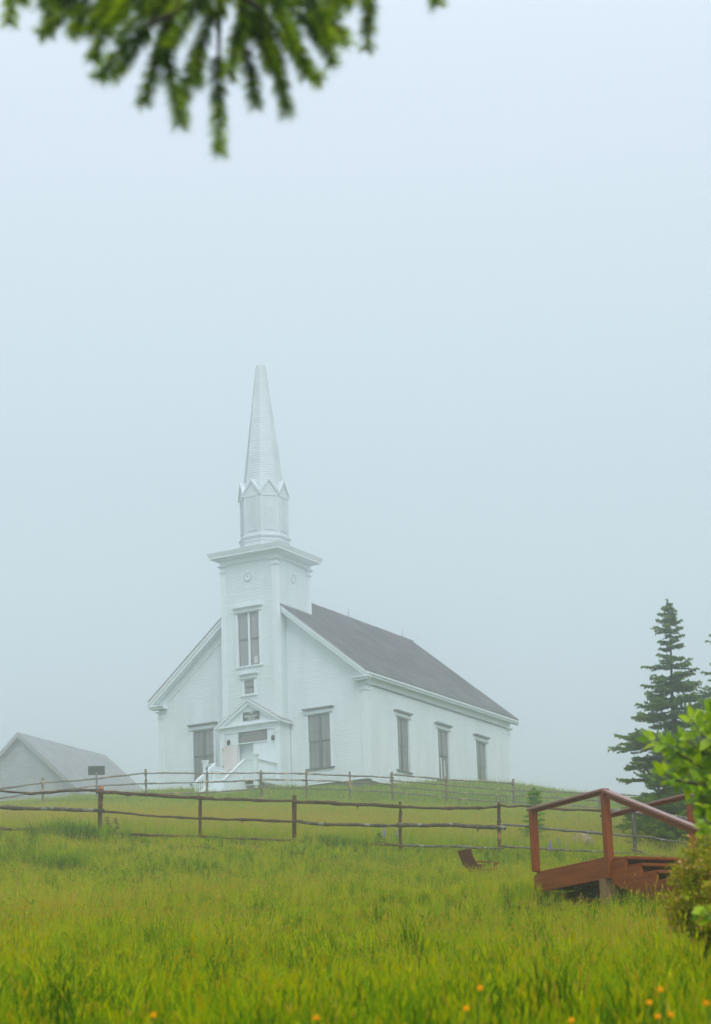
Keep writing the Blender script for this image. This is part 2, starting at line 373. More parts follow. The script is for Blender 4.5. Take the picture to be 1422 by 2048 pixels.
# roof slabs + shingles
YF,YB=-.52,CL+.5
for s in (1,-1):
    xe=XC+s*(CW/2+OV)
    b=MB(); b.prism([(XC,YF,RZ),(xe,YF,EZ),(xe,YF,EZ-.10),(XC,YF,RZ-.13)],(0,YB-YF,0)); ro=b.build('roof',SHINGLE,church)
    L=math.hypot(CW/2+OV,RZ-EZ); up=Vector((-s*(CW/2+OV),0,RZ-EZ)).normalized(); nn=Vector((s*(RZ-EZ),0,CW/2+OV)).normalized()
    mb=MB(); courses(mb,((xe,YF-.02 if s>0 else YB+.02,EZ),(0,1 if s>0 else -1,0),up,nn),lambda z:0,lambda z:YB-YF+.04,-.03,L,.19,(),proud=.05,rng=R)
    tag(mb.build('shingles',SHINGLE,ro,fixn=False),kind='stuff')
    # eave box: soffit, fascia, gutter moulding
    e=MB(); xo=xe+s*.0; xi=XC+s*CW/2
    e.box(min(xi,xe-s*.06),max(xi,xe-s*.06),YF+.08,YB-.08,5.40,5.44); e.build('soffit',TRIM,church)
    e=MB(); e.box(min(xe-s*.06,xe-s*.02),max(xe-s*.06,xe-s*.02),YF+.02,YB-.02,5.36,5.545); e.build('fascia',TRIM,church)
    e=MB(); e.box(min(xe-s*.018,xe+s*.05),max(xe-s*.018,xe+s*.05),YF+.01,YB-.01,5.47,5.552); e.build('gutter_moulding',TRIM,church)
    # rakes, front and back
    for (yo,yi) in ((YF,.0),(YB,CL)):
        sg=-1 if yo<0 else 1
        def slab(a0,a1,dz0,dz1,y0,y1,nm):
            b=MB(); x_a=XC+s*a0; x_b=XC+s*a1
            b.prism([(x_a,y0,RZ-SL*a0+dz0),(x_b,y0,RZ-SL*a1+dz0),(x_b,y0,RZ-SL*a1+dz1),(x_a,y0,RZ-SL*a0+dz1)],(0,y1-y0,0)); b.build(nm,TRIM,church)
        a1=CW/2+OV
        slab(.0,a1-.002,-.45,-.135,yo,yo-sg*.05,'rake_board')
        slab(.0,a1+.03,-.24,-.125,yo+sg*.05,yo-sg*.002,'rake_moulding')
        slab(.0,a1-.08,-.46,-.41,yo-sg*.052,yi,'rake_soffit')
        slab(.0,CW/2-.0,-.95,-.47,yi+sg*.068,yi,'rake_frieze')
    # cornice return on the front
    b=MB(); xa,xb=sorted((xe+s*.05,XC+s*(CW/2-.55))); b.box(xa,xb,YF-.03,-.045,5.30,5.358); b.box(min(xe-s*.05,xb if s<0 else xa),max(xe-s*.05,xb if s<0 else xa),YF+.06,-.05,5.18,5.298); b.build('cornice_return',TRIM,church)
b=MB(); b.box(XC-.12,XC+.12,TY1,YB+.02,RZ-.02,RZ+.035); b.build('ridge_cap',SHINGLE,church)
for y in (10.1,16.86):
    b=MB(); b.tube([(XC,y,RZ),(XC,y,RZ+.30),(XC,y,RZ+.62)],[.02,.014,.006],6); b.build('lightning_rod',METAL,church)

# windows
def window(fr,w,hh,name='window',cols=2,rows=(3,3),hood=True,white_mullion=False,simple=False,parent=church):
    """fr=(origin at sill left, along, normal)"""
    o=Vector(fr[0]); t=Vector(fr[1]); n=Vector(fr[2]); z=Vector((0,0,1))
    M=Matrix(((t.x,-n.x,0,o.x),(t.y,-n.y,0,o.y),(0,0,1,o.z),(0,0,0,1)))   # x along wall, y into wall
    c=MB(); cw=.15
    c.box(-cw,0,-.075,.10,0,hh,M); c.box(w,w+cw,-.075,.10,0,hh,M); c.box(0,w,.0,.10,hh-.03,hh,M)
    win=c.build(name,TRIM,parent)
    if hood:
        k=MB(); k.box(-cw-.02,w+cw+.02,-.085,.0,hh,hh+.27,M); k.build('head_board',TRIM,win)
        k=MB(); k.box(-cw-.12,w+cw+.12,-.24,.0,hh+.272,hh+.335,M); k.box(-cw-.08,w+cw+.08,-.15,-.0,hh+.225,hh+.271,M); k.build('hood_moulding',TRIM if white_mullion else HOODG,win)
        k=MB(); k.box(-cw-.05,w+cw+.05,-.12,-.0855,hh-.0,hh+.03,M); k.build('head_bead',HOODG,win)
    k=MB(); k.box(-cw-.05,w+cw+.05,-.11,.09,-.075,0,M); k.build('sill',SASH if not white_mullion else TRIM,win)
    mm=.13
    k=MB(); k.box(w/2-mm/2,w/2+mm/2,-.0,.09,0.002,hh-.032,M)
    if not simple: k.build('mullion',TRIM if white_mullion else SASH,win)
    halves=[(0.0,w/2-mm/2),(w/2+mm/2,w)] if not simple else [(0,w)]
    mid=hh*.5
    for (a,b_) in halves:
        for si,(za,zb,yy) in enumerate(((0.002,mid,.06),(mid+.001,hh-.032,.03))):
            k=MB(); fwid=.05
            k.box(a+.002,a+fwid,yy,yy+.035,za,zb,M); k.box(b_-fwid,b_-.002,yy,yy+.035,za,zb,M)
            k.box(a+fwid,b_-fwid,yy,yy+.035,za,za+fwid,M); k.box(a+fwid,b_-fwid,yy,yy+.035,zb-fwid,zb,M)
            nc=cols; nr=rows[si]
            iw=(b_-a-2*fwid); ih=(zb-za-2*fwid)
            for j in range(1,nc): xx=a+fwid+iw*j/nc; k.box(xx-.011,xx+.011,yy+.004,yy+.03,za+fwid,zb-fwid,M)
            for j in range(1,nr): zz=za+fwid+ih*j/nr; k.box(a+fwid,b_-fwid,yy+.006,yy+.028,zz-.011,zz+.011,M)
            k.build('sash',SASH,win)
            for j in range(nc):
                for q in range(nr):
                    p=MB(); xa=a+fwid+iw*j/nc; xb=a+fwid+iw*(j+1)/nc; z0=za+fwid+ih*q/nr; z1=za+fwid+ih*(q+1)/nr
                    tl=R.uniform(-.004,.004)
                    p.face([M@Vector((xa,yy+.02+tl,z0)),M@Vector((xb,yy+.02-tl,z0)),M@Vector((xb,yy+.02-tl,z1)),M@Vector((xa,yy+.02+tl,z1))])
                    p.build('pane',GLASS,win,fixn=False)
    return win,M
wins=[]
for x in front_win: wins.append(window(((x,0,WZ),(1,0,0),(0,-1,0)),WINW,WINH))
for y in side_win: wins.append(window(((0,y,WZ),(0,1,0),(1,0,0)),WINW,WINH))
w2,M2=wins[3]
k=MB(); k.box(.07,.14,.012,.028,.05,1.15,M2); k.box(.40,.53,.012,.028,.05,1.30,M2); k.box(.80,.90,.012,.028,.05,1.2,M2); k.build('curtain',LETTER,w2)

# tower
b=MB(); b.box(TX0+.03,TX1-.03,TY0+.14,TY1-.03,-.2,TH+.3); tower=b.build('tower',TWHITE,church)
mb=MB(); top=12.5
courses(mb,((0,TY0,0),(1,0,0),(0,0,1),(0,-1,0)),lambda z:TX0,lambda z:TX1,3.2,top,ST,[(-7.28,-5.93,6.72,9.68),(-6.95,-6.32,5.13,5.97)],rng=R)
courses(mb,((TX1,0,0),(0,1,0),(0,0,1),(1,0,0)),lambda z:TY0,lambda z:TY1,0,top,ST,(),rng=R)
courses(mb,((TX0,0,0),(0,-1,0),(0,0,1),(-1,0,0)),lambda z:-TY1,lambda z:-TY0,0,top,ST,(),rng=R)
courses(mb,((0,TY1,0),(-1,0,0),(0,0,1),(0,1,0)),lambda z:-TX1,lambda z:-TX0,9,top,ST,(),rng=R)
tag(mb.build('clapboards',TWHITE,tower,fixn=False),kind='stuff')
for (x,y,sx,sy) in ((TX1,TY0,1,-1),(TX0,TY0,-1,-1),(TX1,TY1,1,1),(TX0,TY1,-1,1)):
    corner(x,y,sx,sy,0 if sy<0 else 8.6,top-.02,tower,w=.25,mt=TRIM)
b=MB(); b.box(TX0-.06,TX1+.06,TY0-.06,TY1+.06,top+.005,TH+.06); b.build('frieze_board',TRIM,tower)
# cornice: sloped soffit + stepped fascia
def frustum(mb,x0,x1,y0,y1,z0,X0_,X1_,Y0_,Y1_,z1):
    a=[(x0,y0,z0),(x1,y0,z0),(x1,y1,z0),(x0,y1,z0)]; c=[(X0_,Y0_,z1),(X1_,Y0_,z1),(X1_,Y1_,z1),(X0_,Y1_,z1)]
    i=len(mb.v); mb.v+=a+c
    for q in ((3,2,1,0),(4,5,6,7),(0,1,5,4),(1,2,6,5),(2,3,7,6),(3,0,4,7)): mb.f.append(tuple(i+k for k in q)); mb.c.append(None)
OC=.60
c=MB(); frustum(c,TX0-.065,TX1+.065,TY0-.065,TY1+.065,TH-.12,TX0-OC+.12,TX1+OC-.12,TY0-OC+.12,TY1+OC-.12,TH+.02)
frustum(c,TX0-OC+.09,TX1+OC-.09,TY0-OC+.09,TY1+OC-.09,TH+.021,TX0-OC+.09,TX1+OC-.09,TY0-OC+.09,TY1+OC-.09,TH+.13)
frustum(c,TX0-OC+.07,TX1+OC-.07,TY0-OC+.07,TY1+OC-.07,TH+.131,TX0-OC,TX1+OC,TY0-OC,TY1+OC,TH+.33)
c.build('cornice',TRIM,tower)
SX,SYC=XC-.0,(TY0+TY1)/2
c=MB(); frustum(c,TX0-OC+.03,TX1+OC-.03,TY0-OC+.03,TY1+OC-.03,TH+.332,SX-1.0,SX+1.0,SYC-1.0,SYC+1.0,TH+.75); c.build('tower_roof',SHINGLE,tower)
# clocks
def clock(fr):
    o,t,n=[Vector(k) for k in fr]
    M=Matrix(((t.x,-n.x,0,o.x),(t.y,-n.y,0,o.y),(0,0,1,o.z),(0,0,0,1)))
    d=MB(); N=28; rad=.235
    d.prism([M@Vector((rad*math.cos(2*math.pi*k/N),-.06,rad*math.sin(2*math.pi*k/N))) for k in range(N)],n*-.05); cl=d.build('clock_face',TRIM,tower)
    d=MB()
    for k in range(N):
        a,b_=2*math.pi*k/N,2*math.pi*(k+1)/N
        d.face([M@Vector((rr_*math.cos(q),-.066,rr_*math.sin(q))) for rr_,q in ((.235,a),(.235,b_),(.20,b_),(.20,a))])
    mk=mat('clock_ring_paint',(.30,.35,.42),.6); d.build('clock_ring',mk,tower,fixn=False)
    d=MB()
    for ang,L,w in ((math.radians(92),.17,.035),(math.radians(122),.12,.045)):
        v=Vector((math.cos(ang),0,math.sin(ang))); p=Vector((-v.z,0,v.x))
        d.face([M@(Vector((0,-.07,0))+q) for q in (p*w/2,-p*w/2,v*L-p*.006,v*L+p*.006)])
    d.build('clock_hands',mk,tower,fixn=False)
clock(((-6.58,TY0,11.65),(1,0,0),(0,-1,0))); clock(((TX1,.88,11.62),(0,1,0),(1,0,0)))
# tower windows
wt,Mt=window(((-7.28,TY0,6.72),(1,0,0),(0,-1,0)),1.35,2.96,cols=1,rows=(1,1),white_mullion=True)
k=MB(); k.box(.98,1.06,.01,.025,.10,.48,Mt); k.box(1.10,1.18,.01,.025,.10,.50,Mt); k.build('candle',LETTER,wt)
window(((-6.95,TY0,5.13),(1,0,0),(0,-1,0)),.63,.84,cols=1,rows=(1,1),simple=True,white_mullion=True)
# belfry octagon
def octa(r,z,rot=math.pi/8,cx=SX,cy_=SYC): return [Vector((cx+r*math.cos(rot+k*math.pi/4),cy_+r*math.sin(rot+k*math.pi/4),z)) for k in range(8)]
def oframe(levels,name,m,parent):
    b=MB()
    for (za,ra,zb,rb) in levels:
        A_,B_=octa(ra,za),octa(rb,zb); i=len(b.v); b.v+=[tuple(p) for p in A_+B_]
        for k in range(8): b.f.append((i+k,i+(k+1)%8,i+8+(k+1)%8,i+8+k)); b.c.append(None)
        b.f.append(tuple(i+k for k in reversed(range(8)))); b.f.append(tuple(i+8+k for k in range(8))); b.c+= [None,None]
    return b.build(name,m,parent)
RB=1.26/math.cos(math.pi/8)*.985   # circumradius
bel=oframe([(13.3,RB,16.75,RB)],'belfry',SPIREP,church)
oframe([(13.55,RB+.02,13.80,RB+.02),(13.80,RB+.05,13.92,RB+.05),(13.921,RB+.05,14.05,RB+.13),(14.051,RB+.13,14.13,RB+.13),(14.131,RB+.12,14.19,RB+.03)],'base_moulding',SPIREP,bel)
ap=RB*math.cos(math.pi/8); hw=RB*math.sin(math.pi/8)
for k in range(8):
    a=k*math.pi/4; n=Vector((math.cos(a),math.sin(a),0)); t=Vector((-n.y,n.x,0)); o=Vector((SX,SYC,0))+n*ap
    M=Matrix(((t.x,-n.x,0,o.x),(t.y,-n.y,0,o.y),(0,0,1,0),(0,0,0,1)))
    p=MB(); p.box(-hw+.0,-hw+.14,-.03,.02,14.2,16.35,M); p.box(hw-.14,hw,-.03,.02,14.2,16.35,M); p.build('pilaster',SPIREP,bel)
    p=MB(); p.box(-.29,-.23,-.028,.02,14.46,16.35,M); p.box(.23,.29,-.028,.02,14.46,16.35,M); p.box(-.31,.31,-.045,.02,14.40,14.459,M); p.build('louver_frame',SPIREP,bel)
    p=MB()
    for j in range(22):
        zz=14.48+j*.088
        p.face([M@Vector((-.23,-.024,zz)),M@Vector((.23,-.024,zz)),M@Vector((.23,-.002,zz+.085)),M@Vector((-.23,-.002,zz+.085))])
        p.face([M@Vector((-.23,-.002,zz)),M@Vector((.23,-.002,zz)),M@Vector((.23,-.024,zz)),M@Vector((-.23,-.024,zz))])
    tag(p.build('louver_slats',SPIREP,bel,fixn=False),kind='stuff')
    # gablet
    p=MB(); zb,zp=16.55,17.36; e=.08
    p.prism([M@Vector(q) for q in ((-hw,-.04,zb-.2),(hw,-.04,zb-.2),(hw,-.04,zb),(0,-.04,zp-.1),(-hw,-.04,zb))],-n*.5); p.build('gablet',SPIREP,bel)
    p=MB()
    for s_ in (-1,1):
        p.prism([M@Vector(q) for q in ((0,-.12,zp-.17),(0,-.12,zp),(s_*(hw+.07),-.12,zb-.0),(s_*(hw+.07),-.12,zb-.17))],-n*.55)
    p.build('gablet_moulding',SPIREP,bel)
# spire
RS=1.11/math.cos(math.pi/8); RT=.225/math.cos(math.pi/8); ZS0,ZS1=16.6,24.3
spire=oframe([(ZS0,RS,ZS1,RT)],'spire',SPIREP,church)
mb=MB()
for k in range(8):
    a=k*math.pi/4; n=Vector((math.cos(a),math.sin(a),0)); t=Vector((-n.y,n.x,0))
    c8=math.cos(math.pi/8); d=(RS-RT)*c8; up=(Vector((0,0,ZS1-ZS0))-n*d); Ls=up.length; up.normalize(); nn=t.cross(up).normalized()
    if nn.dot(n)<0: nn=-nn
    t8=math.tan(math.pi/8)
    hwf=lambda z:(RS*c8-(RS-RT)*c8*z/Ls)*t8
    courses(mb,(Vector((SX,SYC,ZS0))+n*RS*c8,t,up,nn),lambda z:-hwf(z)+.004,lambda z:hwf(z)-.004,.3,Ls,.15,(),proud=.028,rng=R)
tag(mb.build('spire_boards',SPIREP,spire,fixn=False),kind='stuff')
for k in range(8):
    a=octa(RS+.01,ZS0)[k]; c_=octa(RT+.01,ZS1)[k]
    p=MB(); p.beam(a,c_,.07,.05,up=(a-Vector((SX,SYC,ZS0)))); p.build('ridge_board',SPIREP,spire)
p=oframe([(ZS1,RT+.03,ZS1+.05,RT+.03)],'spire_cap',TRIM,spire)

# porch with pediment
ZP=3.10; DX0,DX1,DZ0,DZ1=-7.30,-5.46,.30,2.45
b=MB()
def vboards(x0,x1,z0,z1):
    x=x0
    while x<x1-1e-3:
        xe_=min(x+.15,x1); b.box(x+.004,xe_-.004,PY,PY+.06,z0,z1); x=xe_
vboards(PX0,DX0,-.05,ZP); vboards(DX1,PX1,-.05,ZP)
b.box(PX0,PX1,PY+.03,PY+.10,ZP-.001,ZP+.3); b.box(DX0,DX1,PY+.01,PY+.1,-.05,DZ0)
b.box(PX0+.01,DX0-.001,PY+.061,PY+.1,-.05,ZP-.002); b.box(DX1+.001,PX1-.01,PY+.061,PY+.1,-.05,ZP-.002)
porch=b.build('porch',WHITE,church)
b=MB(); b.box(PX1-.08,PX1-.03,PY+.101,-.0,-.05,ZP+.3); b.box(PX0+.03,PX0+.08,PY+.101,-.0,-.05,ZP+.3); b.build('side_wall',WHITE,porch)
mb=MB()
courses(mb,((PX1-.03,0,0),(0,1,0),(0,0,1),(1,0,0)),lambda z:PY+.05,lambda z:-.03,-.02,ZP+.1,ST,(),rng=R)
courses(mb,((PX0+.03,0,0),(0,-1,0),(0,0,1),(-1,0,0)),lambda z:.03,lambda z:-PY-.05,-.02,ZP+.1,ST,(),rng=R)
tag(mb.build('clapboards',WHITE,porch,fixn=False),kind='stuff')
# vestibule behind the doorway
b=MB(); b.box(DX0-.3,DX1+.3,PY+.95,PY+1.0,.2,3.0); b.box(DX0-.32,DX0-.301,PY+.11,PY+.95,.2,3.0); b.box(DX0-.3,DX1+.3,PY+.11,PY+.949,.2,.29); b.build('vestibule_wall',INTER,porch)
# corner pilasters of the porch
for x0_,x1_ in ((PX0-.02,PX0+.3),(PX1-.3,PX1+.02)):
    b=MB(); b.box(x0_,x1_,PY-.07,PY-.002,-.05,ZP-.25); b.box(x0_-.03,x1_+.03,PY-.10,PY-.003,ZP-.249,ZP-.2); b.box(x0_,x1_,PY-.07,PY-.004,ZP-.199,ZP); b.build('pilaster',TRIM,porch)
# entablature + pediment
PT=2.06
b=MB(); b.box(PX0-.03,PX1+.03,PY-.06,PY-.001,ZP,ZP+.30); b.box(XC-PT,XC+PT,PY-.26,-.03,ZP+.301,ZP+.37); b.box(XC-PT+.06,XC+PT-.06,PY-.20,-.035,ZP+.37,ZP+.41); b.build('entablature',TRIM,porch)
AZP=4.83
b=MB(); b.prism([(XC-PT+.2,PY-.05,ZP+.41),(XC+PT-.2,PY-.05,ZP+.41),(XC,PY-.05,AZP-.2)],(0,.08,0)); b.build('tympanum',TRIM,porch)
psl=(AZP-(ZP+.40))/PT
for s in (1,-1):
    for (d0,d1,ya,nm) in ((-.10,.0,PY-.28,'pediment_moulding'),(-.30,-.102,PY-.20,'pediment_rake')):
        b=MB(); e=PT+(.05 if d1==0 else -.08)
        b.prism([(XC,ya,AZP+d1),(XC+s*e,ya,AZP-psl*e+d1),(XC+s*e,ya,AZP-psl*e+d0),(XC,ya,AZP+d0)],(0,-.05-ya if d1==0 else .16,0)); b.build(nm,TRIM,porch)
    b=MB(); b.prism([(XC,PY-.28,AZP+.002),(XC+s*(PT+.06),PY-.28,AZP-psl*(PT+.06)+.002),(XC+s*(PT+.06),PY-.28,AZP-psl*(PT+.06)+.03),(XC,PY-.28,AZP+.03)],(0,-PY+.2,0)); b.build('porch_roof',SHINGLE,porch)
# sign board with lettering
SB=dict(x0=-6.92,x1=-5.90,z0=3.68,z1=4.13,y=PY-.09)
b=MB(); b.box(SB['x0'],SB['x1'],SB['y'],PY-.052,SB['z0'],SB['z1']); b.build('name_sign',SIGN,porch)
dg=bpy.context.evaluated_depsgraph_get()
def text(s_,size,cx,z,y):
    cu=bpy.data.curves.new('t','FONT'); cu.body=s_; cu.size=size; cu.align_x='CENTER'; cu.extrude=.003; cu.offset=.004
    o=bpy.data.objects.new('t',cu); COL.objects.link(o); dgu=bpy.context.evaluated_depsgraph_get(); dgu.update()
    me=bpy.data.meshes.new_from_object(o.evaluated_get(dgu)); bpy.data.objects.remove(o); bpy.data.curves.remove(cu)
    me.transform(Matrix.Translation((cx,y,z))@Matrix.Rotation(math.pi/2,4,'X')); me.materials.clear(); me.materials.append(LETTER)
    link('lettering',me,porch)
cxs=(SB['x0']+SB['x1'])/2
text('1874',.14,cxs,4.00,SB['y']-.006); text('Malagawatch',.155,cxs,3.855,SB['y']-.006); text('Church',.14,cxs,3.715,SB['y']-.006)
# transom with fan light
b=MB(); b.box(DX0,DX1,PY+.012,PY+.03,2.50,ZP+.09); tr=b.build('transom',SASH,church)
b=MB(); cx=(DX0+DX1)/2; N=13
for k in range(N):
    a,b_=math.pi*k/N+.02,math.pi*(k+1)/N-.02
    for r1,r2 in ((.10,.56),(.60,.82)):
        b.face([(cx+r*math.cos(q)*1.0,PY+.008,2.53+r*.68*math.sin(q)) for r,q in ((r1,a),(r2,a),(r2,b_),(r1,b_))])
b.build('fan_light',mat('fan_glass',(.24,.22,.22),.3),tr,fixn=False)
b=MB(); b.box(DX0-.04,DX1+.04,PY-.05,PY+.02,DZ1,2.50); b.box(DX0-.08,DX0,PY-.03,PY+.02,DZ0,ZP); b.box(DX1,DX1+.08,PY-.03,PY+.02,DZ0,ZP); b.build('door_casing',TRIM,tr)
# doors: right leaf closed, left leaf swung open against the wall
b=MB(); b.box(-6.38,DX1-.003,PY+.02,PY+.055,DZ0,DZ1-.003); d=b.build('door',WHITE,church)
for (za,zb) in ((.5,1.2),(1.4,2.25)):
    for (xa,xb) in ((-6.26,-5.97),(-5.87,-5.58)):
        b=MB(); b.box(xa,xb,PY+.010,PY+.0195,za,zb); b.build('door_panel',WHITE,d)
b=MB(); b.box(-6.34,-6.30,PY-.02,PY+.019,1.25,1.38); b.build('handle',METAL,d)
b=MB(); b.box(DX0-.93,DX0-.01,PY-.12,PY-.075,DZ0+.02,DZ1-.02); d=b.build('door',DOORP,church); tag(d,'open door leaf showing its pale pinkish inner face')
b=MB(); b.box(DX0-.93,DX0-.012,PY-.128,PY-.1205,1.12,1.15); b.build('door_rail',mat('door_seam',(.45,.36,.33),.6),d)
for z_ in (.6,1.3,2.2):
    b=MB(); b.box(DX0-.945,DX0-.90,PY-.135,PY-.11,z_,z_+.09); b.build('hinge',METAL,d)
# lanterns
for x,z in ((-5.06,2.56),(-7.86,2.62)):
    b=MB(); b.box(x-.045,x+.045,PY-.03,PY-.001,z-.10,z+.14); b.tube([(x,PY-.03,z+.08),(x,PY-.12,z+.16),(x,PY-.16,z+.10)],.014,6)
    l=b.build('wall_lantern',METAL,church)
    b=MB(); b.tube([(x,PY-.16,z-.16),(x,PY-.16,z-.13),(x,PY-.16,z+.05),(x,PY-.16,z+.11)],[.03,.06,.085,.015],6); b.build('lantern_body',METAL,l)

# entry stair with landing and railings
LX0,LX1,LY=-8.08,-4.80,-3.35; SX0,SX1=-7.35,-5.58
b=MB(); b.box(LX0,LX1,LY,PY-.07,.24,.29); landing=b.build('entry_landing',TRIM,church)
b=MB(); b.box(LX0+.02,LX1-.02,LY+.02,LY+.06,.0,.239); b.box(LX1-.06,LX1-.02,LY+.061,PY-.1,.0,.239); b.box(LX0+.02,LX0+.06,LY+.061,PY-.1,.0,.239); b.build('rim_board',TRIM,landing)
for x in (LX0+.07,LX1-.07,SX0,SX1):
    for y in (LY+.1,PY-.35):
        b=MB(); b.box(x-.06,x+.06,y-.06,y+.06,-2.2,.239); b.build('support_post',TRIM,landing)
nst=7; run,rise=.29,.19
for s_ in range(nst):
    y1=LY-s_*run; z=.29-(s_+1)*rise
    b=MB(); b.box(SX0,SX1,y1-run-.02,y1+.01,z-.04,z); b.build('tread',TRIM,landing)
    b=MB(); b.box(SX0+.03,SX1-.03,y1-.012,y1+.008,z+.001,z+rise-.042); b.build('riser',TRIM,landing)
for x in (SX0-.045,SX1+.005):
    b=MB(); ye=LY-nst*run; b.prism([(x,LY,.24),(x,ye-.1,.24-nst*rise+.05),(x,ye-.1,-2.3),(x,ye+.5,-2.3),(x,LY,-.35)],(.04,0,0)); b.build('stringer',TRIM,landing)
def rail(a,b_,zoff,hh=.86,bal=True,nb=None):
    a=Vector(a); b_=Vector(b_)
    m=MB(); m.beam(a+Vector((0,0,hh)),b_+Vector((0,0,hh)),.13,.05); m.build('handrail',TRIM,landing)
    m=MB(); m.beam(a+Vector((0,0,hh-.10)),b_+Vector((0,0,hh-.10)),.045,.14); m.build('rail_board',TRIM,landing)
    m=MB(); m.beam(a+Vector((0,0,.1)),b_+Vector((0,0,.1)),.05,.07); m.build('bottom_rail',TRIM,landing)
    n_=nb or max(2,int((b_-a).length/.19))
    for k in range(1,n_):
        p=a.lerp(b_,k/n_); m=MB(); m.box(p.x-.022,p.x+.022,p.y-.022,p.y+.022,p.z+.13,p.z+hh-.16); m.build('baluster',TRIM,landing)
Z=.29
for x in (LX0+.08,LX1-.08):
    m=MB(); m.box(x-.1,x+.1,LY-.02,LY+.18,-.25,Z+1.05); m.box(x-.15,x+.15,LY-.07,LY+.23,Z+1.05,Z+1.10); m.box(x-.12,x+.12,LY-.04,LY+.20,Z+.97,Z+1.049); m.build('newel_post',TRIM,landing)
    rail((x,LY+.16,Z),(x,PY-.09,Z),0)
rail((LX1-.16,LY+.08,Z),(SX1,LY+.08,Z),0,nb=4); rail((LX0+.16,LY+.08,Z),(SX0,LY+.08,Z),0,nb=4)
for x in (SX0-.02,SX1+.02): rail((x,LY+.03,Z),(x,LY-nst*run,Z-nst*rise),0,nb=11)

# ------------------------------------------------------------------ barn in the fog
RB0=at(37,1465,165); bz=.428; blen=12.9; bh=5.6; bk=.90
barn=empty('barn',(RB0.x,RB0.y,RB0.z-bk*bh-2.6),-bz); tag(barn,'grey weathered barn with shingled gable roof half hidden by fog left of the church','barn')
ez=2.6; rz=ez+bk*bh
b=MB(); b.prism([(-bh+.2,.3,-1),(bh-.2,.3,-1),(bh-.2,.3,ez),(0,.3,rz-.2),(-bh+.2,.3,ez)],(0,blen-.6,0)); bw=b.build('wall',BARNW,barn)
mb=MB(); courses(mb,((0,.3,0),(1,0,0),(0,0,1),(0,-1,0)),lambda z:max(-bh+.2,-(rz-.1-z)/bk),lambda z:min(bh-.2,(rz-.1-z)/bk),-.8,rz-.3,.19,[(-1.4,-.4,rz-2.2,rz-1.5)],proud=.07,rng=R)
tag(mb.build('board_siding',BARNW,bw,fixn=False),kind='stuff')
b=MB(); b.box(-1.4,-.4,.26,.29,rz-2.2,rz-1.5); b.build('gable_hatch',mat('pale_hatch_board',(.36,.36,.36),.8),barn)
b=MB(); b.beam((.9,.24,rz-5.1),(1.35,.24,rz-3.9),.30,.05,up=Vector((0,1,0))); b.build('leaning_board',mat('pale_board',(.5,.52,.54),.7),barn)
b=MB(); b.box(4.6,5.0,.2,.26,.2,ez-.1); b.build('corner_board',BARNW,barn)
for s in (1,-1):
    xe=s*(bh+.25); zz=rz-bk*(bh+.25)
    b=MB(); b.prism([(0,-.15,rz),(xe,-.15,zz),(xe,-.15,zz-.12),(0,-.15,rz-.15)],(0,blen+.15,0)); ro=b.build('roof',BARNR,barn)
    L=math.hypot(bh+.25,rz-zz); up=Vector((-xe,0,rz-zz)).normalized(); nn=Vector((s*(rz-zz),0,abs(xe))).normalized()
    mb=MB(); courses(mb,((xe,-.17 if s>0 else blen,zz),(0,s,0),up,nn),lambda z:0,lambda z:blen+.17,0,L,.2,(),proud=.035,rng=R)
    tag(mb.build('shingles',BARNR,ro,fixn=False),kind='stuff')
    b=MB(); b.prism([(0,-.17,rz-.16),(xe,-.17,zz-.13),(xe,-.17,zz-.36),(0,-.17,rz-.39)],(0,.06,0)); b.build('rake_board',mat('rake_grey',(.33,.33,.33),.8),barn)

# ------------------------------------------------------------------ fences
FR=random.Random(21)
def log(pxs,Y,rad,mt,parent,name='rail',dy=0.0,seg=5):
    pts=[]; ctrl=[at(p[0],p[1],Y+dy) for p in pxs]
    # resample with wobble
    for a,b_ in zip(ctrl[:-1],ctrl[1:]):
        n=max(2,int((b_-a).length/.16))
        for k in range(n): pts.append(a.lerp(b_,k/n))
    pts.append(ctrl[-1])
    rads=[]; ph=FR.uniform(0,9); kn=set(FR.sample(range(1,len(pts)),max(1,len(pts)//7)))
    out=[]
    for k,p in enumerate(pts):
        w=.007*math.sin(k*.9+ph)+.005*math.sin(k*2.3+ph*2)
        out.append(p+Vector((0,FR.uniform(-.008,.008),w*min(1,rad/.04))))
        rads.append(rad*.77*(1+.10*math.sin(k*.8+ph)+(.28 if k in kn else 0)+FR.uniform(-.05,.05)))
    m=MB(); m.tube(out,rads,8,True,.06,FR)
    for k in kn:   # stubs where side branches were lopped
        if FR.random()<.6:
            d=Vector((FR.uniform(-.4,.4),FR.uniform(-.6,.3),FR.choice((-1,1))*FR.uniform(.5,1))).normalized()
            m.tube([out[k],out[k]+d*(rad*1.6+.012)],[rad*.35,rad*.22],5)
    return m.build(name,mt,parent,smooth=True)
def post(px,pt,pb,wpx,Y,mt,parent,dx=0):
    a=at(px,pt,Y); b_=at(px+dx,pb,Y); r=wpx/2*Y/F_PX; n=7
    b_=Vector((b_.x,b_.y,min(b_.z,h(b_.x,b_.y)))) ; b_=b_+(b_-a).normalized()*.35
    pts=[b_.lerp(a,k/n)+Vector((FR.uniform(-.008,.008),FR.uniform(-.008,.008),0)) for k in range(n+1)]
    m=MB(); m.tube(pts,[r*FR.uniform(.9,1.12) for _ in pts],8,True,.07,FR)
    return m.build('post',mt,parent,smooth=True)
near=empty('rail_fence',(0,50,6)); tag(near,'dark bark-covered three-rail log fence across the meadow, nearer of the two fences','fence')
def K(n,lst):
    out=[]
    for o in lst:
        o.parent=n; o.matrix_parent_inverse=Matrix.Translation(-n.location)
L_=[]
k=50/F_PX/2
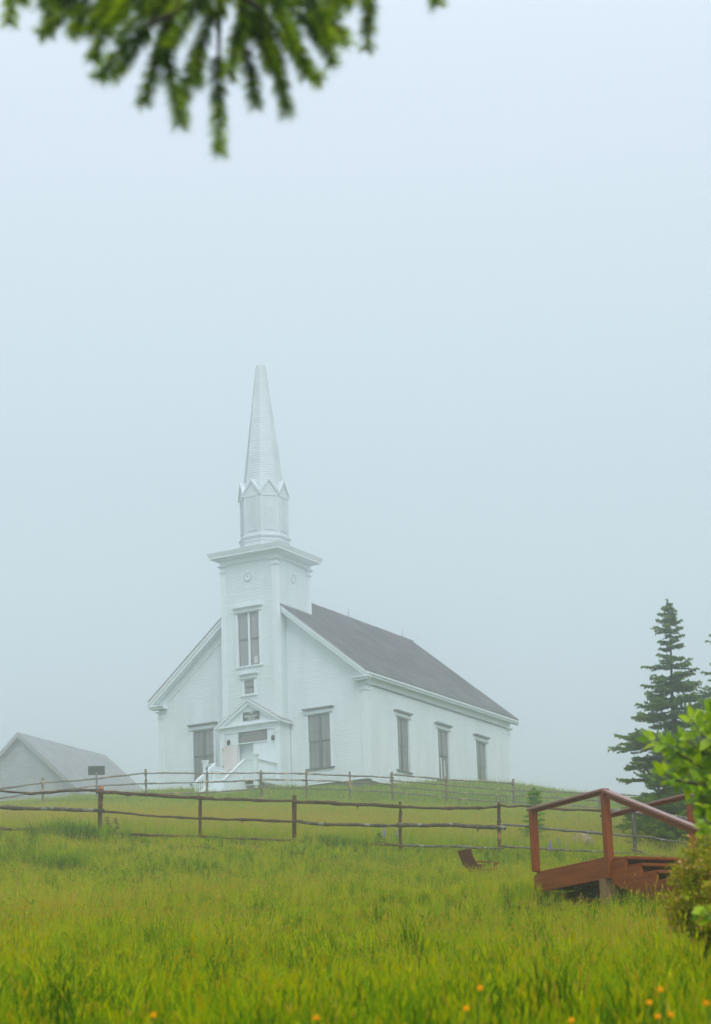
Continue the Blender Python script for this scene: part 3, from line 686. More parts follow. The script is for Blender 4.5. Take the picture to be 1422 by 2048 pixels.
for pts,wpx,mt,dy in [
 ([(-140,1566),(0,1581),(30,1584),(60,1588),(80,1586),(120,1582),(207,1580)],6.5,BARK,-.03),
 ([(192,1584),(230,1585),(300,1590),(400,1596),(428,1597.5)],9,BARK,-.10),
 ([(396,1597),(500,1600),(594,1602.5)],7,BARK,.0),
 ([(586,1603),(700,1608),(806,1613)],9,BARK,-.07),
 ([(792,1613.5),(900,1617),(997,1614)],7,BARK,.0),
 ([(995,1609),(1015,1613),(1040,1611.5),(1070,1614),(1130,1619),(1236,1622.5)],6,BARK,-.05),
 ([(1222,1621),(1270,1625),(1330,1632),(1422,1643.5),(1510,1654)],9,BARKG,-.10),
 ([(-110,1611),(0,1615),(100,1618),(209,1621)],9.5,BARKL,-.10),
 ([(197,1622.5),(250,1626.5),(320,1633),(402,1637)],5.5,BARK,.02),
 ([(396,1636.5),(500,1640),(594,1643)],6.5,BARK,-.08),
 ([(594,1642.5),(620,1647),(700,1650),(806,1651)],8,BARKL,-.02),
 ([(792,1650.5),(900,1650),(1012,1656)],10.5,BARKL,-.09),
 ([(1001,1648),(1060,1653),(1130,1661),(1180,1665),(1216,1668.5)],6,BARKG,.0),
 ([(1205,1667.5),(1290,1674),(1370,1686),(1460,1697)],5,BARKG,-.07),
 ([(-80,1655),(0,1657),(60,1659),(110,1662),(206,1664)],8,BARK,-.02),
 ([(198,1664),(260,1668),(300,1671),(404,1672.5)],6,BARK,-.06),
 ([(396,1672.5),(470,1677),(594,1681.5)],5.5,BARK,.0),
 ([(586,1682),(700,1686),(806,1691)],5.5,BARK,-.06),
 ([(796,1691),(900,1693),(1006,1697)],6,BARKG,-.02),
 ([(1003,1692),(1060,1696),(1130,1700),(1240,1706)],6,BARKG,-.08),
 ([(1232,1705),(1290,1708),(1420,1722)],5,BARKG,.0),
 ([(1262,1697),(1285,1705),(1312,1717)],7,BARKG,-.16)]:
    L_.append(log(pts,50,wpx*k,mt,near,dy=dy))
for p in [(201.5,1571.5,1668,10,-2),(400.5,1595,1678,7,-1),(588.5,1591,1684,9.5,-1),(800,1604,1696,6.5,1),(997.5,1605,1704,8,2),(1268,1627,1716,8,2),(1505,1640,1735,8,3),(-130,1558,1660,8,-3)]:
    L_.append(post(p[0],p[1],p[2],p[3],50.02,POSTM if p[0]>100 and p[0]<1200 else BARKG,near,p[4]))
K(near,L_)
far=empty('rail_fence',(0,102,14.6)); tag(far,'thin pale weathered pole fence in the fog just in front of the church','fence')
L_=[]; YF2=102; k=YF2/F_PX/2
for pts,wpx,dy in [
 ([(-90,1590),(0,1578),(80,1566.5),(92,1564)],4,0),([(80,1565.5),(154,1561.5),(190,1557.5),(293,1546)],4,.03),([(287,1546.5),(350,1546),(415,1547)],3.6,0),([(409,1547),(470,1546.5),(524,1546)],3.2,.04),
 ([(517,1546.5),(570,1547),(615,1547.5)],3.6,0),([(608,1547.5),(660,1550),(702,1551.5)],3.6,.03),([(695,1551.5),(745,1553),(789,1556)],3.8,0),([(779,1548.5),(850,1555),(895,1559.5)],4,-.05),([(888,1559.5),(960,1563),(1029,1567)],3.6,0),
 ([(1024,1581),(1100,1583),(1201,1587.5)],3.6,0),([(1195,1587),(1260,1590),(1330,1597)],3.6,.03),
 ([(-80,1611),(0,1597),(90,1583)],3.4,0),([(80,1584),(162,1575.5),(190,1572),(293,1567)],3.4,.03),([(287,1567.5),(350,1566),(415,1564.5)],3.4,0),([(408,1564.5),(470,1562.5),(524,1560)],4,.04),
 ([(517,1559.5),(570,1560),(615,1560.5)],3.2,0),([(608,1560.5),(655,1562),(702,1564)],3.2,.03),([(695,1564),(740,1566.5),(787,1569)],3.2,0),([(779,1561),(850,1566.5),(895,1570)],3.4,.03),([(888,1570),(960,1576),(1029,1582)],3.4,0),
 ([(1024,1591),(1110,1596),(1201,1601.5)],3.4,0),
 ([(23,1612),(84,1602.5),(92,1602)],4,0),([(80,1602.5),(190,1597.5),(253,1594.5),(293,1589)],4,.03),([(287,1590),(350,1587),(415,1585.5)],4,0),([(408,1585.5),(470,1581.5),(524,1576.5)],4,.03),
 ([(517,1575),(570,1576),(615,1577)],3.4,0),([(608,1577),(660,1579),(702,1580)],3.4,.03),([(695,1580),(740,1582),(787,1584)],3.4,0),
 ([(779,1573),(850,1579),(895,1583.5)],3.2,.03),([(888,1583.5),(960,1588),(1029,1592.5)],3.2,0),([(779,1584),(850,1590),(900,1595)],3.8,0),([(893,1594.5),(950,1600),(1029,1606)],4,.03),([(1024,1604),(1110,1609),(1201,1616)],3.8,0)]:
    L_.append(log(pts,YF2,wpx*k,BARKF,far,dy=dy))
for p in [(85,1556,1606,5,0),(291.5,1538,1592,5,0),(413.5,1535,1592,5.5,0),(521.5,1541,1602,5.5,0),(612.5,1538,1598,5,0),(699.5,1543,1598,4.5,0),(783.5,1544,1602,5,0),(892,1553,1606,4.5,0),(1026.5,1558,1614,5.5,0),(1198,1584,1622,5.5,0),(1320,1590,1634,5,0),(-80,1580,1622,5,0)]:
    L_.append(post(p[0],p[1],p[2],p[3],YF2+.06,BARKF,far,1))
K(far,L_)

# ------------------------------------------------------------------ information panels in the field
def panel(px,pt,pbase,Y,wd,dp,label,tilt=.6,yaw=.0):
    p=at(px,pt,Y); gz_=h(p.x,p.y); s=empty('information_panel',(p.x,p.y,gz_),yaw); tag(s,label,'information panel','information panels in the field')
    hh=p.z-gz_
    b=MB(); b.box(-.045,.045,-.045,.045,-.3,hh-.1); b.build('post',mat('panel_post',(.13,.13,.14),.7),s)
    M=Matrix.Translation((0,0,hh))@Matrix.Rotation(tilt,4,'X')
    b=MB(); b.box(-wd/2,wd/2,-.02,.02,-dp/2,dp/2,M); bevel(b.build('board',mat('panel_board',(.06,.06,.065),.6),s),.01)
    b=MB(); b.box(-wd/2+.04,wd/2-.04,.0202,.024,-dp/2+.04,dp/2-.04,M); b.build('face',mat('panel_face',(.3,.3,.28),.4),s)
panel(193,1541,1592,104,.82,.46,'dark sign panel on a post beside the foggy barn at left',.45,.12)
panel(1068,1583,1600,104,.30,.28,'small sign panel on a post above the spruce sapling at right',.5,-.5)

# ------------------------------------------------------------------ red landing and stairs
RS_=random.Random(5)
P1=Vector((3.215,28.015,3.251)); Adir=Vector((.826,-1.6,0)).normalized(); Bdir=Vector((-Adir.y,Adir.x,0))
ang=math.atan2(Adir.y,Adir.x)
st=empty('wooden_stairs',(P1.x,P1.y,P1.z),ang); tag(st,'red-brown wooden landing with railings and open steps on the grassy slope','stairs')
# local: x along A (towards the viewer, stairs descend that way), y along B (to the right), z=0 at deck level
AL,BW_=1.80,1.29; FH=.245; PW=.094
def part(nm,m=REDW): 
    def f(mb_,bv=.006): return bevel(mb_.build(nm,m,st),bv)
    return f
nb=12
for k in range(nb):   # deck boards run across
    xa=-AL+k*AL/nb; b=MB(); b.box(xa+.004,xa+AL/nb-.004,-.03,BW_+.03,-.038,0); part('deck_board')(b,.004)
b=MB(); b.box(-AL-.05,.0,-.045,-.005,-.04-FH,-.042); part('fascia_board')(b)
b=MB(); b.box(-AL-.5,.0,BW_+.005,BW_+.045,-.04-FH,-.042); part('fascia_board')(b)
b=MB(); b.box(.012,.05,-.0,BW_,-.24,-.042); part('fascia_board')(b)
b=MB(); b.box(-AL-.04,-AL,.0,BW_,-.24,-.042); part('fascia_board')(b)
for y in (.4,.86): b=MB(); b.box(-AL+.01,0.0,y-.02,y+.02,-.24,-.042); part('joist')(b)
nh=MB()
for x_ in (-1.72,-1.2,-.7,-.2):
    for z_ in (-.09,-.235): nh.tube([(x_,-.0445,z_),(x_,-.0475,z_)],[.007,.006],8)
for x_ in (-.05,-.01):
    for z_ in (-.08,-.2): nh.tube([(x_+.035,-.0835,z_),(x_+.035,-.0865,z_)],[.009,.008],8)
nh.build('bolt_heads',METAL,st)['kind']='stuff'
# railing posts
RH=.865
def rpost(x,y,z0,z1): b=MB(); b.box(x-PW/2,x+PW/2,y-PW/2,y+PW/2,z0,z1); part('railing_post',REDP)(b,.008)
for y in (-.045,BW_+.045):
    rpost(.005,y-(-.008 if y<0 else .008),-.30,RH-.02); rpost(-AL+.02-(0 if y<0 else .27),y+(0 if y<0 else .02),.002 if y<0 else -.2,RH-.02)
    yy=y
    fx=0 if y<0 else .27
    b=MB(); b.beam((-AL-.06-fx,yy,RH),(.05,yy,RH),.115,.036); part('handrail',REDTOP)(b)
    b=MB(); b.beam((-AL+.06-fx,yy,RH-.036),(-.045,yy,RH-.036),.04,.034); part('rail_board')(b)
# stairs
run,rise,ns=.33,.128,8
for s_ in range(ns):
    x0=.055+s_*run; z=-.045-s_*rise
    b=MB(); b.box(x0-.02,x0+run+.012,-.02,BW_+.02,z-.04,z); part('tread')(b,.005)
for y in (.0,BW_-.045):
    poly=[(.052,y,-.36)]
    top=[]
    for s_ in range(ns):
        x0=.055+s_*run; z=-.045-s_*rise-.042
        top+= [(x0,y,z),(x0+run-.02,y,z)]
    bot=[(.055+ns*run,y,-.045-ns*rise-.30),(.50,y,-.60)]
    poly=[(.053,y,-.087)]+top[1:]+[(.055+ns*run,y,-.045-ns*rise-.2)]+[(.055+ns*run-.1,y,-.045-ns*rise-.31),(.053,y,-.36)]
    b=MB(); b.prism([Vector(p)+Vector((0,-.035 if y==0 else .035,0)) for p in poly],(0,.045,0)); part('stringer')(b,.004)
sl_=-rise/run
for y in (-.05,BW_+.05):
    xe=ns*run+.60
    b=MB(); b.beam((.02,y,RH-.005),(xe,y,RH-.005+sl_*xe*.985),.115,.038); part('handrail',REDTOP)(b)
    b=MB(); b.beam((.06,y,RH-.068),(xe,y,RH-.068+sl_*xe*.985+.0),.04,.072); part('rail_board')(b)
    rpost(xe-.2,y,-.2+sl_*xe-.6,RH+sl_*(xe-.2)-.03)
# piles
for (x,y) in ((-.14,.03),(-.10,BW_-.25),(-1.3,.55),(1.35,.06),(1.35,BW_-.06)):
    w_=st.matrix_world if False else None
    gx_=P1+Adir*x+Bdir*y; gz_=h(gx_.x,gx_.y)-P1.z
    tp=-.285 if x<.5 else -.045-rise*x/run-.26
    b=MB(); b.tube([(x,y,gz_-.3),(x,y,(gz_+tp)/2),(x,y,tp)],[.125,.12,.115],14,True,.03,RS_); b.build('pile',PILE,st,smooth=False)
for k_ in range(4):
    b=MB(); b.box(-AL-.2,-.32,.30,.36,-.30-.2*(k_+1)+.012,-.30-.2*k_); part('added_dark_board',mat('painted_deck_shade',(.035,.025,.018),.9))(b)  # boards added under the deck, coloured near black to stand in for shade
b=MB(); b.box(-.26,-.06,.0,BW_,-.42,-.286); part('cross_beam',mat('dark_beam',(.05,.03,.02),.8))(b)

# ------------------------------------------------------------------ low wooden chair in the grass
cpnt=at(950,1742,44); cz=h(cpnt.x,cpnt.y)
ch=empty('garden_chair',(cpnt.x,cpnt.y,cz),math.radians(38)); ch.scale=(.74,.74,.74); ch.location.z-=.10; tag(ch,'small dark red wooden garden chair leaning back in the tall grass','chair')
# faces +x; back reclines towards -x; slats side by side in y
prof=[(.16,.10),(.06,.22),(-.06,.36),(-.18,.52),(-.27,.66),(-.33,.80)]
for k in range(5):
    y=-.22+k*.11; b=MB(); top_=1.0-.03*abs(k-2)
    for (xa,za),(xb,zb) in zip(prof[:-1],prof[1:]): b.beam((xa,y,za),(xb+(xb-xa)*.04,y,zb+(zb-za)*.04),.022,.098,up=Vector((0,1,0)))
    b.build('back_slat',CHAIRW,ch)
b=MB(); b.prism([(-.335,-.28,.80),(-.285,-.28,.79),(-.285,.28,.79),(-.335,.28,.80)],(-.05,0,.09)); bevel(b.build('crest_board',CHAIRW,ch),.012)
for k in range(5):
    x=.14+k*.085; b=MB(); b.box(x,x+.075,-.27,.27,.28+.022*k,.302+.022*k); b.build('seat_slat',CHAIRW,ch)
for y in (-.30,.30):
    b=MB(); b.prism([(-.30,y-.02,.02),(-.20,y-.02,.0),(.55,y-.02,.36),(.55,y-.02,.42),(.45,y-.02,.42),(-.30,y-.02,.08)],(0,.04,0)); b.build('side_board',CHAIRW,ch)
    b=MB(); b.box(.46,.54,y-.03,y+.03,-.1,.52); b.build('front_leg',CHAIRW,ch)
    b=MB(); b.box(-.16,.62,y-.05,y+.05,.52,.545); b.build('armrest',CHAIRW,ch)

# ------------------------------------------------------------------ spruces
def needle_tuft(mb,p,d,L,rng,tone,n=9,w=.012,spread=.9,nl=.055):
    """short shoot clothed with needles"""
    d=d.normalized(); a=d.cross(Vector((0,0,1)))
    if a.length<1e-3: a=Vector((1,0,0))
    a.normalize(); b=a.cross(d)
    for k in range(n):
        q=p+d*(L*rng.random()); th=rng.uniform(0,6.283)
        nd=(d*.75+(a*math.cos(th)+b*math.sin(th))*spread).normalized()*nl*rng.uniform(.7,1.2)
        s=nd.cross(Vector((rng.uniform(-1,1),rng.uniform(-1,1),rng.uniform(-1,1)))).normalized()*w
        mb.face([q-s,q+s,q+nd],tone+rng.uniform(-.12,.12))
def spruce(base,height,rad,seed,label,mt=NEEDLE,lean=(0,0),whorl=.23,nbr=7,name='spruce_tree',cat='tree',group=None,skirt=.02,tw=1.0,prof=None,dens=1.0,ns=1.0):
    rng=random.Random(seed); t=empty(name,base); tag(t,label,cat,group)
    tr=MB(); N=14; tp=lambda z:Vector((lean[0]*z+.03*math.sin(z*1.3),lean[1]*z+.02*math.sin(z*1.7+1),z))
    tr.tube([tp(height*k/N-(.2 if k==0 else 0)) for k in range(N+1)],[max(.006,.013*height*(1-k/N)**.9+.004) for k in range(N+1)],8,True)
    crown=MB(); z=height*skirt+.1
    while z<height*.985:
        u=z/height; Lb=(prof(u) if prof else rad*(1-u)**.75)
        nb_=max(3,int(nbr*(.6+.5*(1-u))+rng.random()))
        a0=rng.uniform(0,6.28); wob=rng.uniform(.48,1.2)
        for k in range(nb_):
            az=a0+6.283*k/nb_+rng.uniform(-.35,.35); L=max(.10,Lb*wob*rng.uniform(.5,1.2)); o=tp(z+rng.uniform(-.08,.08)*tw)
            hd=Vector((math.cos(az),math.sin(az),0)); sd=Vector((-hd.y,hd.x,0))
            dip=-.12-.25*(1-u)+rng.uniform(-.1,.1)+.55*max(0,u-.75)*2
            pts=[]; n=max(4,int(L/.11))
            for j in range(n+1):
                q=j/n; pts.append(o+hd*(L*q)+Vector((0,0,L*(dip*q+(.26)*q*q))))
            tr.tube([pts[0],pts[n//2],pts[n]],[.012*L+.004,.008*L+.003,.003],5,False)
            for j in range(1,n+1):
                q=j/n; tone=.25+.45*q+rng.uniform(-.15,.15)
                d=(pts[j]-pts[j-1])
                needle_tuft(crown,pts[j-1],d,d.length*1.15,rng,tone,int(14*dens),.015*ns,.9,.07*ns)
                if q>.12:
                    for sgn in (-1,1):
                        tl=L*(.50*(1-q)+.13)*rng.uniform(.6,1.2)
                        td=(hd*.75+sd*sgn*rng.uniform(.55,1.0)+Vector((0,0,rng.uniform(-.32,.08)))).normalized()
                        m=max(1,int(tl/.085)); pp=pts[j]
                        for i in range(m):
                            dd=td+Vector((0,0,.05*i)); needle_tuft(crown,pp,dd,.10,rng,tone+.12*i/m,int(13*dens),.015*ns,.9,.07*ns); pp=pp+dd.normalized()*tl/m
        z+=whorl*rng.uniform(.75,1.25)*(1.0 if u<.8 else .75)
    # leader
    for k in range(8): needle_tuft(crown,tp(height*(.93+.07*k/8)),Vector((0,0,1)),.1,rng,.6,16,.013*ns,.8,.075*ns)
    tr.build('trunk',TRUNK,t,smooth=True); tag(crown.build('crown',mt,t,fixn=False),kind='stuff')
    return t
sp_b=at(1363,1700,60)
zb=h(sp_b.x,sp_b.y)
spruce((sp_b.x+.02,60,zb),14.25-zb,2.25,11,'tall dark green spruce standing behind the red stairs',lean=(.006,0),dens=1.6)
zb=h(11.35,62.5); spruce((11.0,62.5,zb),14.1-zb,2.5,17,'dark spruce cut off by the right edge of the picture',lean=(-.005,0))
zb=h(4.25,53); spruce((4.25,53,zb),7.86-zb,.62,23,'small bright green spruce sapling behind the log fence',mt=SAPN,whorl=.13,nbr=6,tw=.3,name='spruce_sapling',dens=1.6,ns=.72,prof=lambda u:.64*(1-u)**1.3+.03)
zb=h(7.6,55); spruce((7.75,55,h(7.75,55)),2.1,1.5,31,'low broad young spruce at the foot of the tall spruce',mt=NEEDLE,whorl=.16,nbr=8,name='spruce_sapling',prof=lambda u:1.5*(1-u)**.6+.05,dens=1.2)

# ------------------------------------------------------------------ hanging spruce bough close to the camera
def brush(mb,st_,pts,rng,tone,nl=.030,per=3000,w=.0012):
    pts=[Vector(p) for p in pts]; st_.tube(pts,[.0035-.0022*k/(len(pts)-1) for k in range(len(pts))],6)
    for gi_,(a,b) in enumerate(zip(pts[:-1],pts[1:])):
        d=(b-a); L=d.length; d.normalize(); x=d.cross(Vector((0,1,0.01))).normalized(); y=d.cross(x)
        for k in range(int(per*L)):
            q=a+d*(L*rng.random()); th=rng.uniform(0,6.283)
            nd=(d*rng.uniform(.45,.95)+(x*math.cos(th)+y*math.sin(th))).normalized()*nl*rng.uniform(.75,1.15)
            s=nd.cross(Vector((rng.uniform(-1,1),rng.uniform(-1,1),rng.uniform(-1,1)))).normalized()*w
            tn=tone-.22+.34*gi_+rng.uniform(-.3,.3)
            mb.face([q-s,q+s,q+nd*.6+s*.8,q+nd,q+nd*.6-s*.8],tn)
BR=random.Random(3)
b0=at(470,-420,3.8); bough=empty('spruce_bough',b0); tag(bough,'blurred green spruce bough hanging into the top of the picture','branch')
nm,sm=MB(),MB()
def bp(px,py,dy=0): return at(px,py,3.8+dy)-b0
limbs=[[(470,-420,.25),(450,-200,.12),(440,-40,.02),(438,60,0),(437,120,0)],[(450,-200,.12),(330,-90,.08),(240,-30,.1),(130,-60,.14)],[(450,-200,.12),(560,-80,.0),(620,-40,.05),(740,-70,.1)],[(440,-40,.02),(360,20,-.03),(300,50,-.05)],[(440,-40,.02),(520,20,.04),(560,70,.06)],[(130,-60,.14),(0,-90,.2),(-160,-120,.25)],[(740,-70,.1),(860,-80,.12),(960,-90,.14)]]
for l in limbs:
    sm.tube([bp(*p) for p in l],[.012-.0022*k for k in range(len(l))] if l is limbs[0] else [.007-.001*k for k in range(len(l))],8)
shoots=[[(437,110,0),(436,200,-.01),(438,302,-.02)],[(330,60,-.05),(340,150,-.05),(362,248,-.06)],[(400,90,.0),(375,160,.0),(360,215,.0)],[(345,40,-.02),(310,130,-.03),(288,205,-.04)],[(300,50,-.05),(240,100,-.06),(197,158,-.07)],
 [(300,60,0),(255,120,.03),(225,155,.05)],[(470,60,.03),(500,140,.03),(512,212,.03)],[(540,50,.06),(555,140,.06),(574,226,.06)],[(560,70,.06),(600,120,.07),(638,162,.07)],[(545,20,.02),(595,80,.02),(612,150,.02)],[(600,-30,.05),(640,20,.06),(668,80,.07)],
 [(480,10,.0),(520,80,-.02),(548,140,-.03)],[(430,20,-.04),(400,100,-.05),(392,170,-.05)],[(340,-20,.05),(280,30,.06),(236,80,.08)],[(240,-40,.1),(200,20,.1),(180,60,.1)],[(130,-70,.14),(105,0,.14),(95,68,.14)],[(190,-50,.1),(165,10,.12),(150,60,.12)],
 [(30,-90,.2),(25,-20,.2),(18,48,.2)],[(740,-70,.1),(737,10,.1),(735,95,.1)],[(690,-60,.1),(680,-20,.1),(672,30,.1)],[(860,-80,.12),(868,-30,.12),(874,8,.12)],[(390,-60,0),(330,0,0),(290,60,.02)],[(520,-60,.05),(570,0,.05),(600,40,.06)],[(640,-80,.05),(660,-30,.0),(650,40,-.03)],
 [(400,-120,.05),(370,-40,.0),(350,30,-.03)],[(480,-120,.05),(500,-40,.1),(530,30,.12)],[(250,-80,.1),(225,-20,.06),(205,30,.04)],[(360,0,.06),(330,60,.08),(320,120,.1)],[(490,30,-.05),(470,90,-.06),(462,150,-.07)],[(575,-40,.1),(620,20,.12),(640,70,.12)],[(310,-60,-.05),(262,-5,-.06),(225,45,-.06)],[(420,-30,-.08),(380,30,-.09),(345,90,-.1)],[(540,-50,-.06),(560,20,-.07),(585,90,-.08)],
 [(200,-90,0),(150,-30,.0),(125,20,.0)],[(80,-90,.1),(60,-40,.1),(45,5,.1)]]
for k_ in range(30):
    x_=BR.uniform(150,660); y_=BR.uniform(-110,30); a_=(x_-430)/260+BR.uniform(-.35,.35); l_=BR.uniform(70,125); d_=BR.uniform(-.12,.16)
    shoots.append([(x_,y_,d_),(x_+math.sin(a_)*l_*.5,y_+math.cos(a_)*l_*.45,d_),(x_+math.sin(a_)*l_*.9,y_+math.cos(a_)*l_,d_)])
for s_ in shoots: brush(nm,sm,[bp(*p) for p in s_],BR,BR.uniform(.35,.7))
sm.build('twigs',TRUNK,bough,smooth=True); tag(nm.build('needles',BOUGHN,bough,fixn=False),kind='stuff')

# ------------------------------------------------------------------ leafy shrub at the right edge
LR=random.Random(9)
def leaf_mesh(seed):
    rng=random.Random(seed); m=MB(); n=7; fold=rng.uniform(.15,.4); curl=rng.uniform(-.35,.25)
    rows=[]
    for k in range(n+1):
        q=k/n; wd=.30*math.sin(math.pi*q**.72)**.85*(1-.25*q) if 0<q<1 else 0.0
        z=curl*q*q; rows.append((q,wd,z))
    mid=[m.vert((q,0,z)) for q,wd,z in rows]
    Lf=[m.vert((q-.02,wd,z+wd*fold+.02*math.sin(q*14))) for q,wd,z in rows]; Rt=[m.vert((q-.02,-wd,z+wd*fold+.02*math.sin(q*13+1))) for q,wd,z in rows]
    tone=rng.uniform(.0,1.0)
    for k in range(n):
        m.f.append((mid[k],mid[k+1],Lf[k+1],Lf[k])); m.c.append(tone); m.f.append((mid[k],Rt[k],Rt[k+1],mid[k+1])); m.c.append(tone)
    return m.mesh('leaf',LEAFM,smooth=True,fixn=False)
LM=[leaf_mesh(s_) for s_ in range(12)]
sb=at(1640,1900,9.0); sb=Vector((sb.x,9.0,h(sb.x,9.0)))
shrub=empty('leafy_shrub',sb); tag(shrub,'bright green broad-leaved shrub reaching in from the right edge','shrub')
tw=MB()
def lp(px,py,dy=0): return at(px,py,9.0+dy)-sb
twigs=[[(1640,2150,0),(1600,1900,0),(1560,1740,0),(1500,1620,0)],[(1500,1620,0),(1440,1560,0),(1380,1520,-.02),(1330,1490,-.03),(1305,1478,-.03)],[(1500,1620,0),(1460,1520,.05),(1430,1450,.06),(1412,1425,.06)],
 [(1440,1560,0),(1400,1570,-.05),(1350,1560,-.06),(1325,1545,-.06)],[(1500,1620,0),(1450,1620,-.05),(1405,1610,-.06),(1388,1600,-.06)],[(1560,1740,0),(1480,1660,.1),(1425,1600,.1),(1400,1560,.1)],[(1600,1900,0),(1500,1850,-.1),(1430,1830,-.12),(1400,1822,-.12)],[(1460,1520,.05),(1410,1510,.1),(1370,1480,.1)],[(1560,1740,0),(1480,1700,-.1),(1440,1660,-.1),(1410,1640,-.1)],[(1440,1560,0),(1400,1540,.08),(1360,1535,.08),(1335,1520,.08)],[(1460,1520,.05),(1440,1480,-.05),(1400,1470,-.08),(1385,1440,-.08)],[(1480,1660,.1),(1440,1570,.1),(1415,1500,.1)],[(1500,1620,0),(1440,1590,.12),(1405,1545,.14),(1395,1505,.14)],[(1460,1520,.05),(1435,1500,.0),(1420,1460,-.02),(1432,1430,-.02)],[(1480,1700,-.1),(1425,1625,.05),(1400,1590,.08)]]
for t_ in twigs: tw.tube([lp(*p) for p in t_],[.009-.0022*k for k in range(len(t_))] if t_ is not twigs[0] else [.014,.013,.011,.008],6)
tw.build('stems',mat('shrub_twig',(.09,.06,.035),.8),shrub,smooth=True)
nleaf=0
for ti,t_ in enumerate(twigs[1:]):
    P=[lp(*p) for p in t_]
    for a,b_ in zip(P[:-1],P[1:]):
        n=max(2,int((b_-a).length/.0105))
        for k in range(n):
            for sg in (-1,1):
                p=a.lerp(b_,(k+LR.random())/n); d=(b_-a).normalized()
                if (p+sb).x>1.95 or LR.random()<.06: continue
                ax=(d*.6+Vector((LR.uniform(-.7,.7),LR.uniform(-.9,.6),LR.uniform(-.9,.35)))+Vector((0,0,sg*.3))).normalized()
                up=Vector((LR.uniform(-.6,.6),LR.uniform(-1.4,.0),LR.uniform(.0,1))); yv=up.cross(ax).normalized(); zv=ax.cross(yv)
                s_=LR.uniform(.036,.074)
                o=bpy.data.objects.new('leaf',LR.choice(LM)); COL.objects.link(o); o.parent=shrub
                p2=p+ax*.018
                o.matrix_local=Matrix(((ax.x*s_,yv.x*s_,zv.x*s_,p2.x),(ax.y*s_,yv.y*s_,zv.y*s_,p2.y),(ax.z*s_,yv.z*s_,zv.z*s_,p2.z),(0,0,0,1))); nleaf+=1
print('leaves',nleaf)

# ------------------------------------------------------------------ barberry bush
BB=random.Random(14)
bc=at(1462,1900,12); bb=Vector((bc.x+.02,12,h(bc.x,12))); bush=empty('barberry_bush',bb); tag(bush,'reddish green small-leaved barberry bush in front of the red steps','bush')
stm,lvs=MB(),MB()
for k in range(130):
    az=BB.uniform(0,6.283); rr_=BB.random()**.6*.30; top=BB.uniform(.62,1.0)*(1-.35*(rr_/.29)**2)*.98
    e=Vector((math.cos(az)*rr_,math.sin(az)*rr_*1.1,top)); a=Vector((math.cos(az)*.05,math.sin(az)*.05,-.05))
    out=e+Vector((math.cos(az)*.10,math.sin(az)*.10,-.04*BB.random()))
    pts=[a,a.lerp(e,.5)+Vector((0,0,.10)),e,out]
    stm.tube(pts,[.003,.0022,.0014,.0008],4,False); base_t=BB.uniform(.15,.6)
    for j in range(170):
        q=BB.random()**.7*3; i=min(2,int(q)); p=pts[i].lerp(pts[i+1],q-i)+Vector((BB.gauss(0,.024),BB.gauss(0,.024),BB.gauss(0,.024)))
        if p.z<.12: continue
        d=Vector((BB.uniform(-1,1),BB.uniform(-1,1),BB.uniform(-.4,1))).normalized(); s=d.cross(Vector((BB.uniform(-1,1),BB.uniform(-1,1),BB.uniform(-1,1)))).normalized()
        L=BB.uniform(.015,.030); w=L*.34; tip=(i==2 or (i==1 and q>1.7))
        tn=base_t+BB.uniform(-.2,.2)+(BB.uniform(.1,.5) if tip and BB.random()<.32 else 0)
        lvs.face([p,p+d*L*.55+s*w,p+d*L,p+d*L*.55-s*w],min(1,max(0,tn)))
stm.build('stems',TRUNK,bush); tag(lvs.build('leaves',BARB,bush,fixn=False),kind='stuff')

# ------------------------------------------------------------------ rock, lupines, docks, flowers
rp=at(1165,1684,54); rz_=h(rp.x,54)
import bmesh
bm=bmesh.new(); bmesh.ops.create_icosphere(bm,subdivisions=3,radius=1)
from mathutils import noise
for v in bm.verts:
    nz=noise.noise(v.co*1.6+Vector((3,1,7)))*.22+noise.noise(v.co*4)*.07; v.co*=1+nz; v.co=Vector((v.co.x*.30,v.co.y*.24,v.co.z*.24))
me=bpy.data.meshes.new('boulder'); bm.to_mesh(me); bm.free(); me.materials.append(ROCKM); me.polygons.foreach_set('use_smooth',[True]*len(me.polygons))
o=link('boulder',me); o.location=(rp.x,54,rp.z-.02); tag(o,'pinkish boulder in the tall grass behind the fence, right of the sapling','rock')
FL=random.Random(33)
def lupine(px,py,Y,label,sc=1.0):
    p=at(px,py,Y); gz_=h(p.x,p.y); hh=max(.35,p.z-gz_+.1); t=empty('lupine',(p.x,p.y,gz_)); tag(t,label,'flower','lupines by the log fence')
    m=MB(); m.tube([(0,0,-.05),(.01,0,hh*.6),(0,0,hh)],[.008,.006,.003],5)
    for k in range(7):
        a=FL.uniform(0,6.28); l=FL.uniform(.10,.18); c=Vector((math.cos(a)*l,math.sin(a)*l,hh*FL.uniform(.25,.6)))
        for j in range(7):
            b_=j*.9; d=Vector((math.cos(b_),math.sin(b_),.3))*.06; s=Vector((-math.sin(b_),math.cos(b_),0))*.012
            m.face([c,c+d*.6+s,c+d,c+d*.6-s])
        m.tube([(0,0,hh*.2),c],[.003,.002],4,False)
    m.build('stem_and_leaves',STALK,t,fixn=False)
    m=MB(); sp_=.24*sc
    for k in range(60):
        q=k/60; a=k*2.4; r=.032*(1-q*.75)*sc; c=Vector((math.cos(a)*r,math.sin(a)*r,hh-sp_+sp_*q+.02)); s_=.013*(1-.5*q)*sc
        for ax in (Vector((1,0,0)),Vector((0,1,0))): 
            b_=ax.cross(Vector((0,0,1))); m.face([c-ax*s_-Vector((0,0,s_)),c+ax*s_-Vector((0,0,s_)),c+ax*s_+Vector((0,0,s_)),c-ax*s_+Vector((0,0,s_))])
    m.build('flower_spike',LUPM,t,fixn=False)
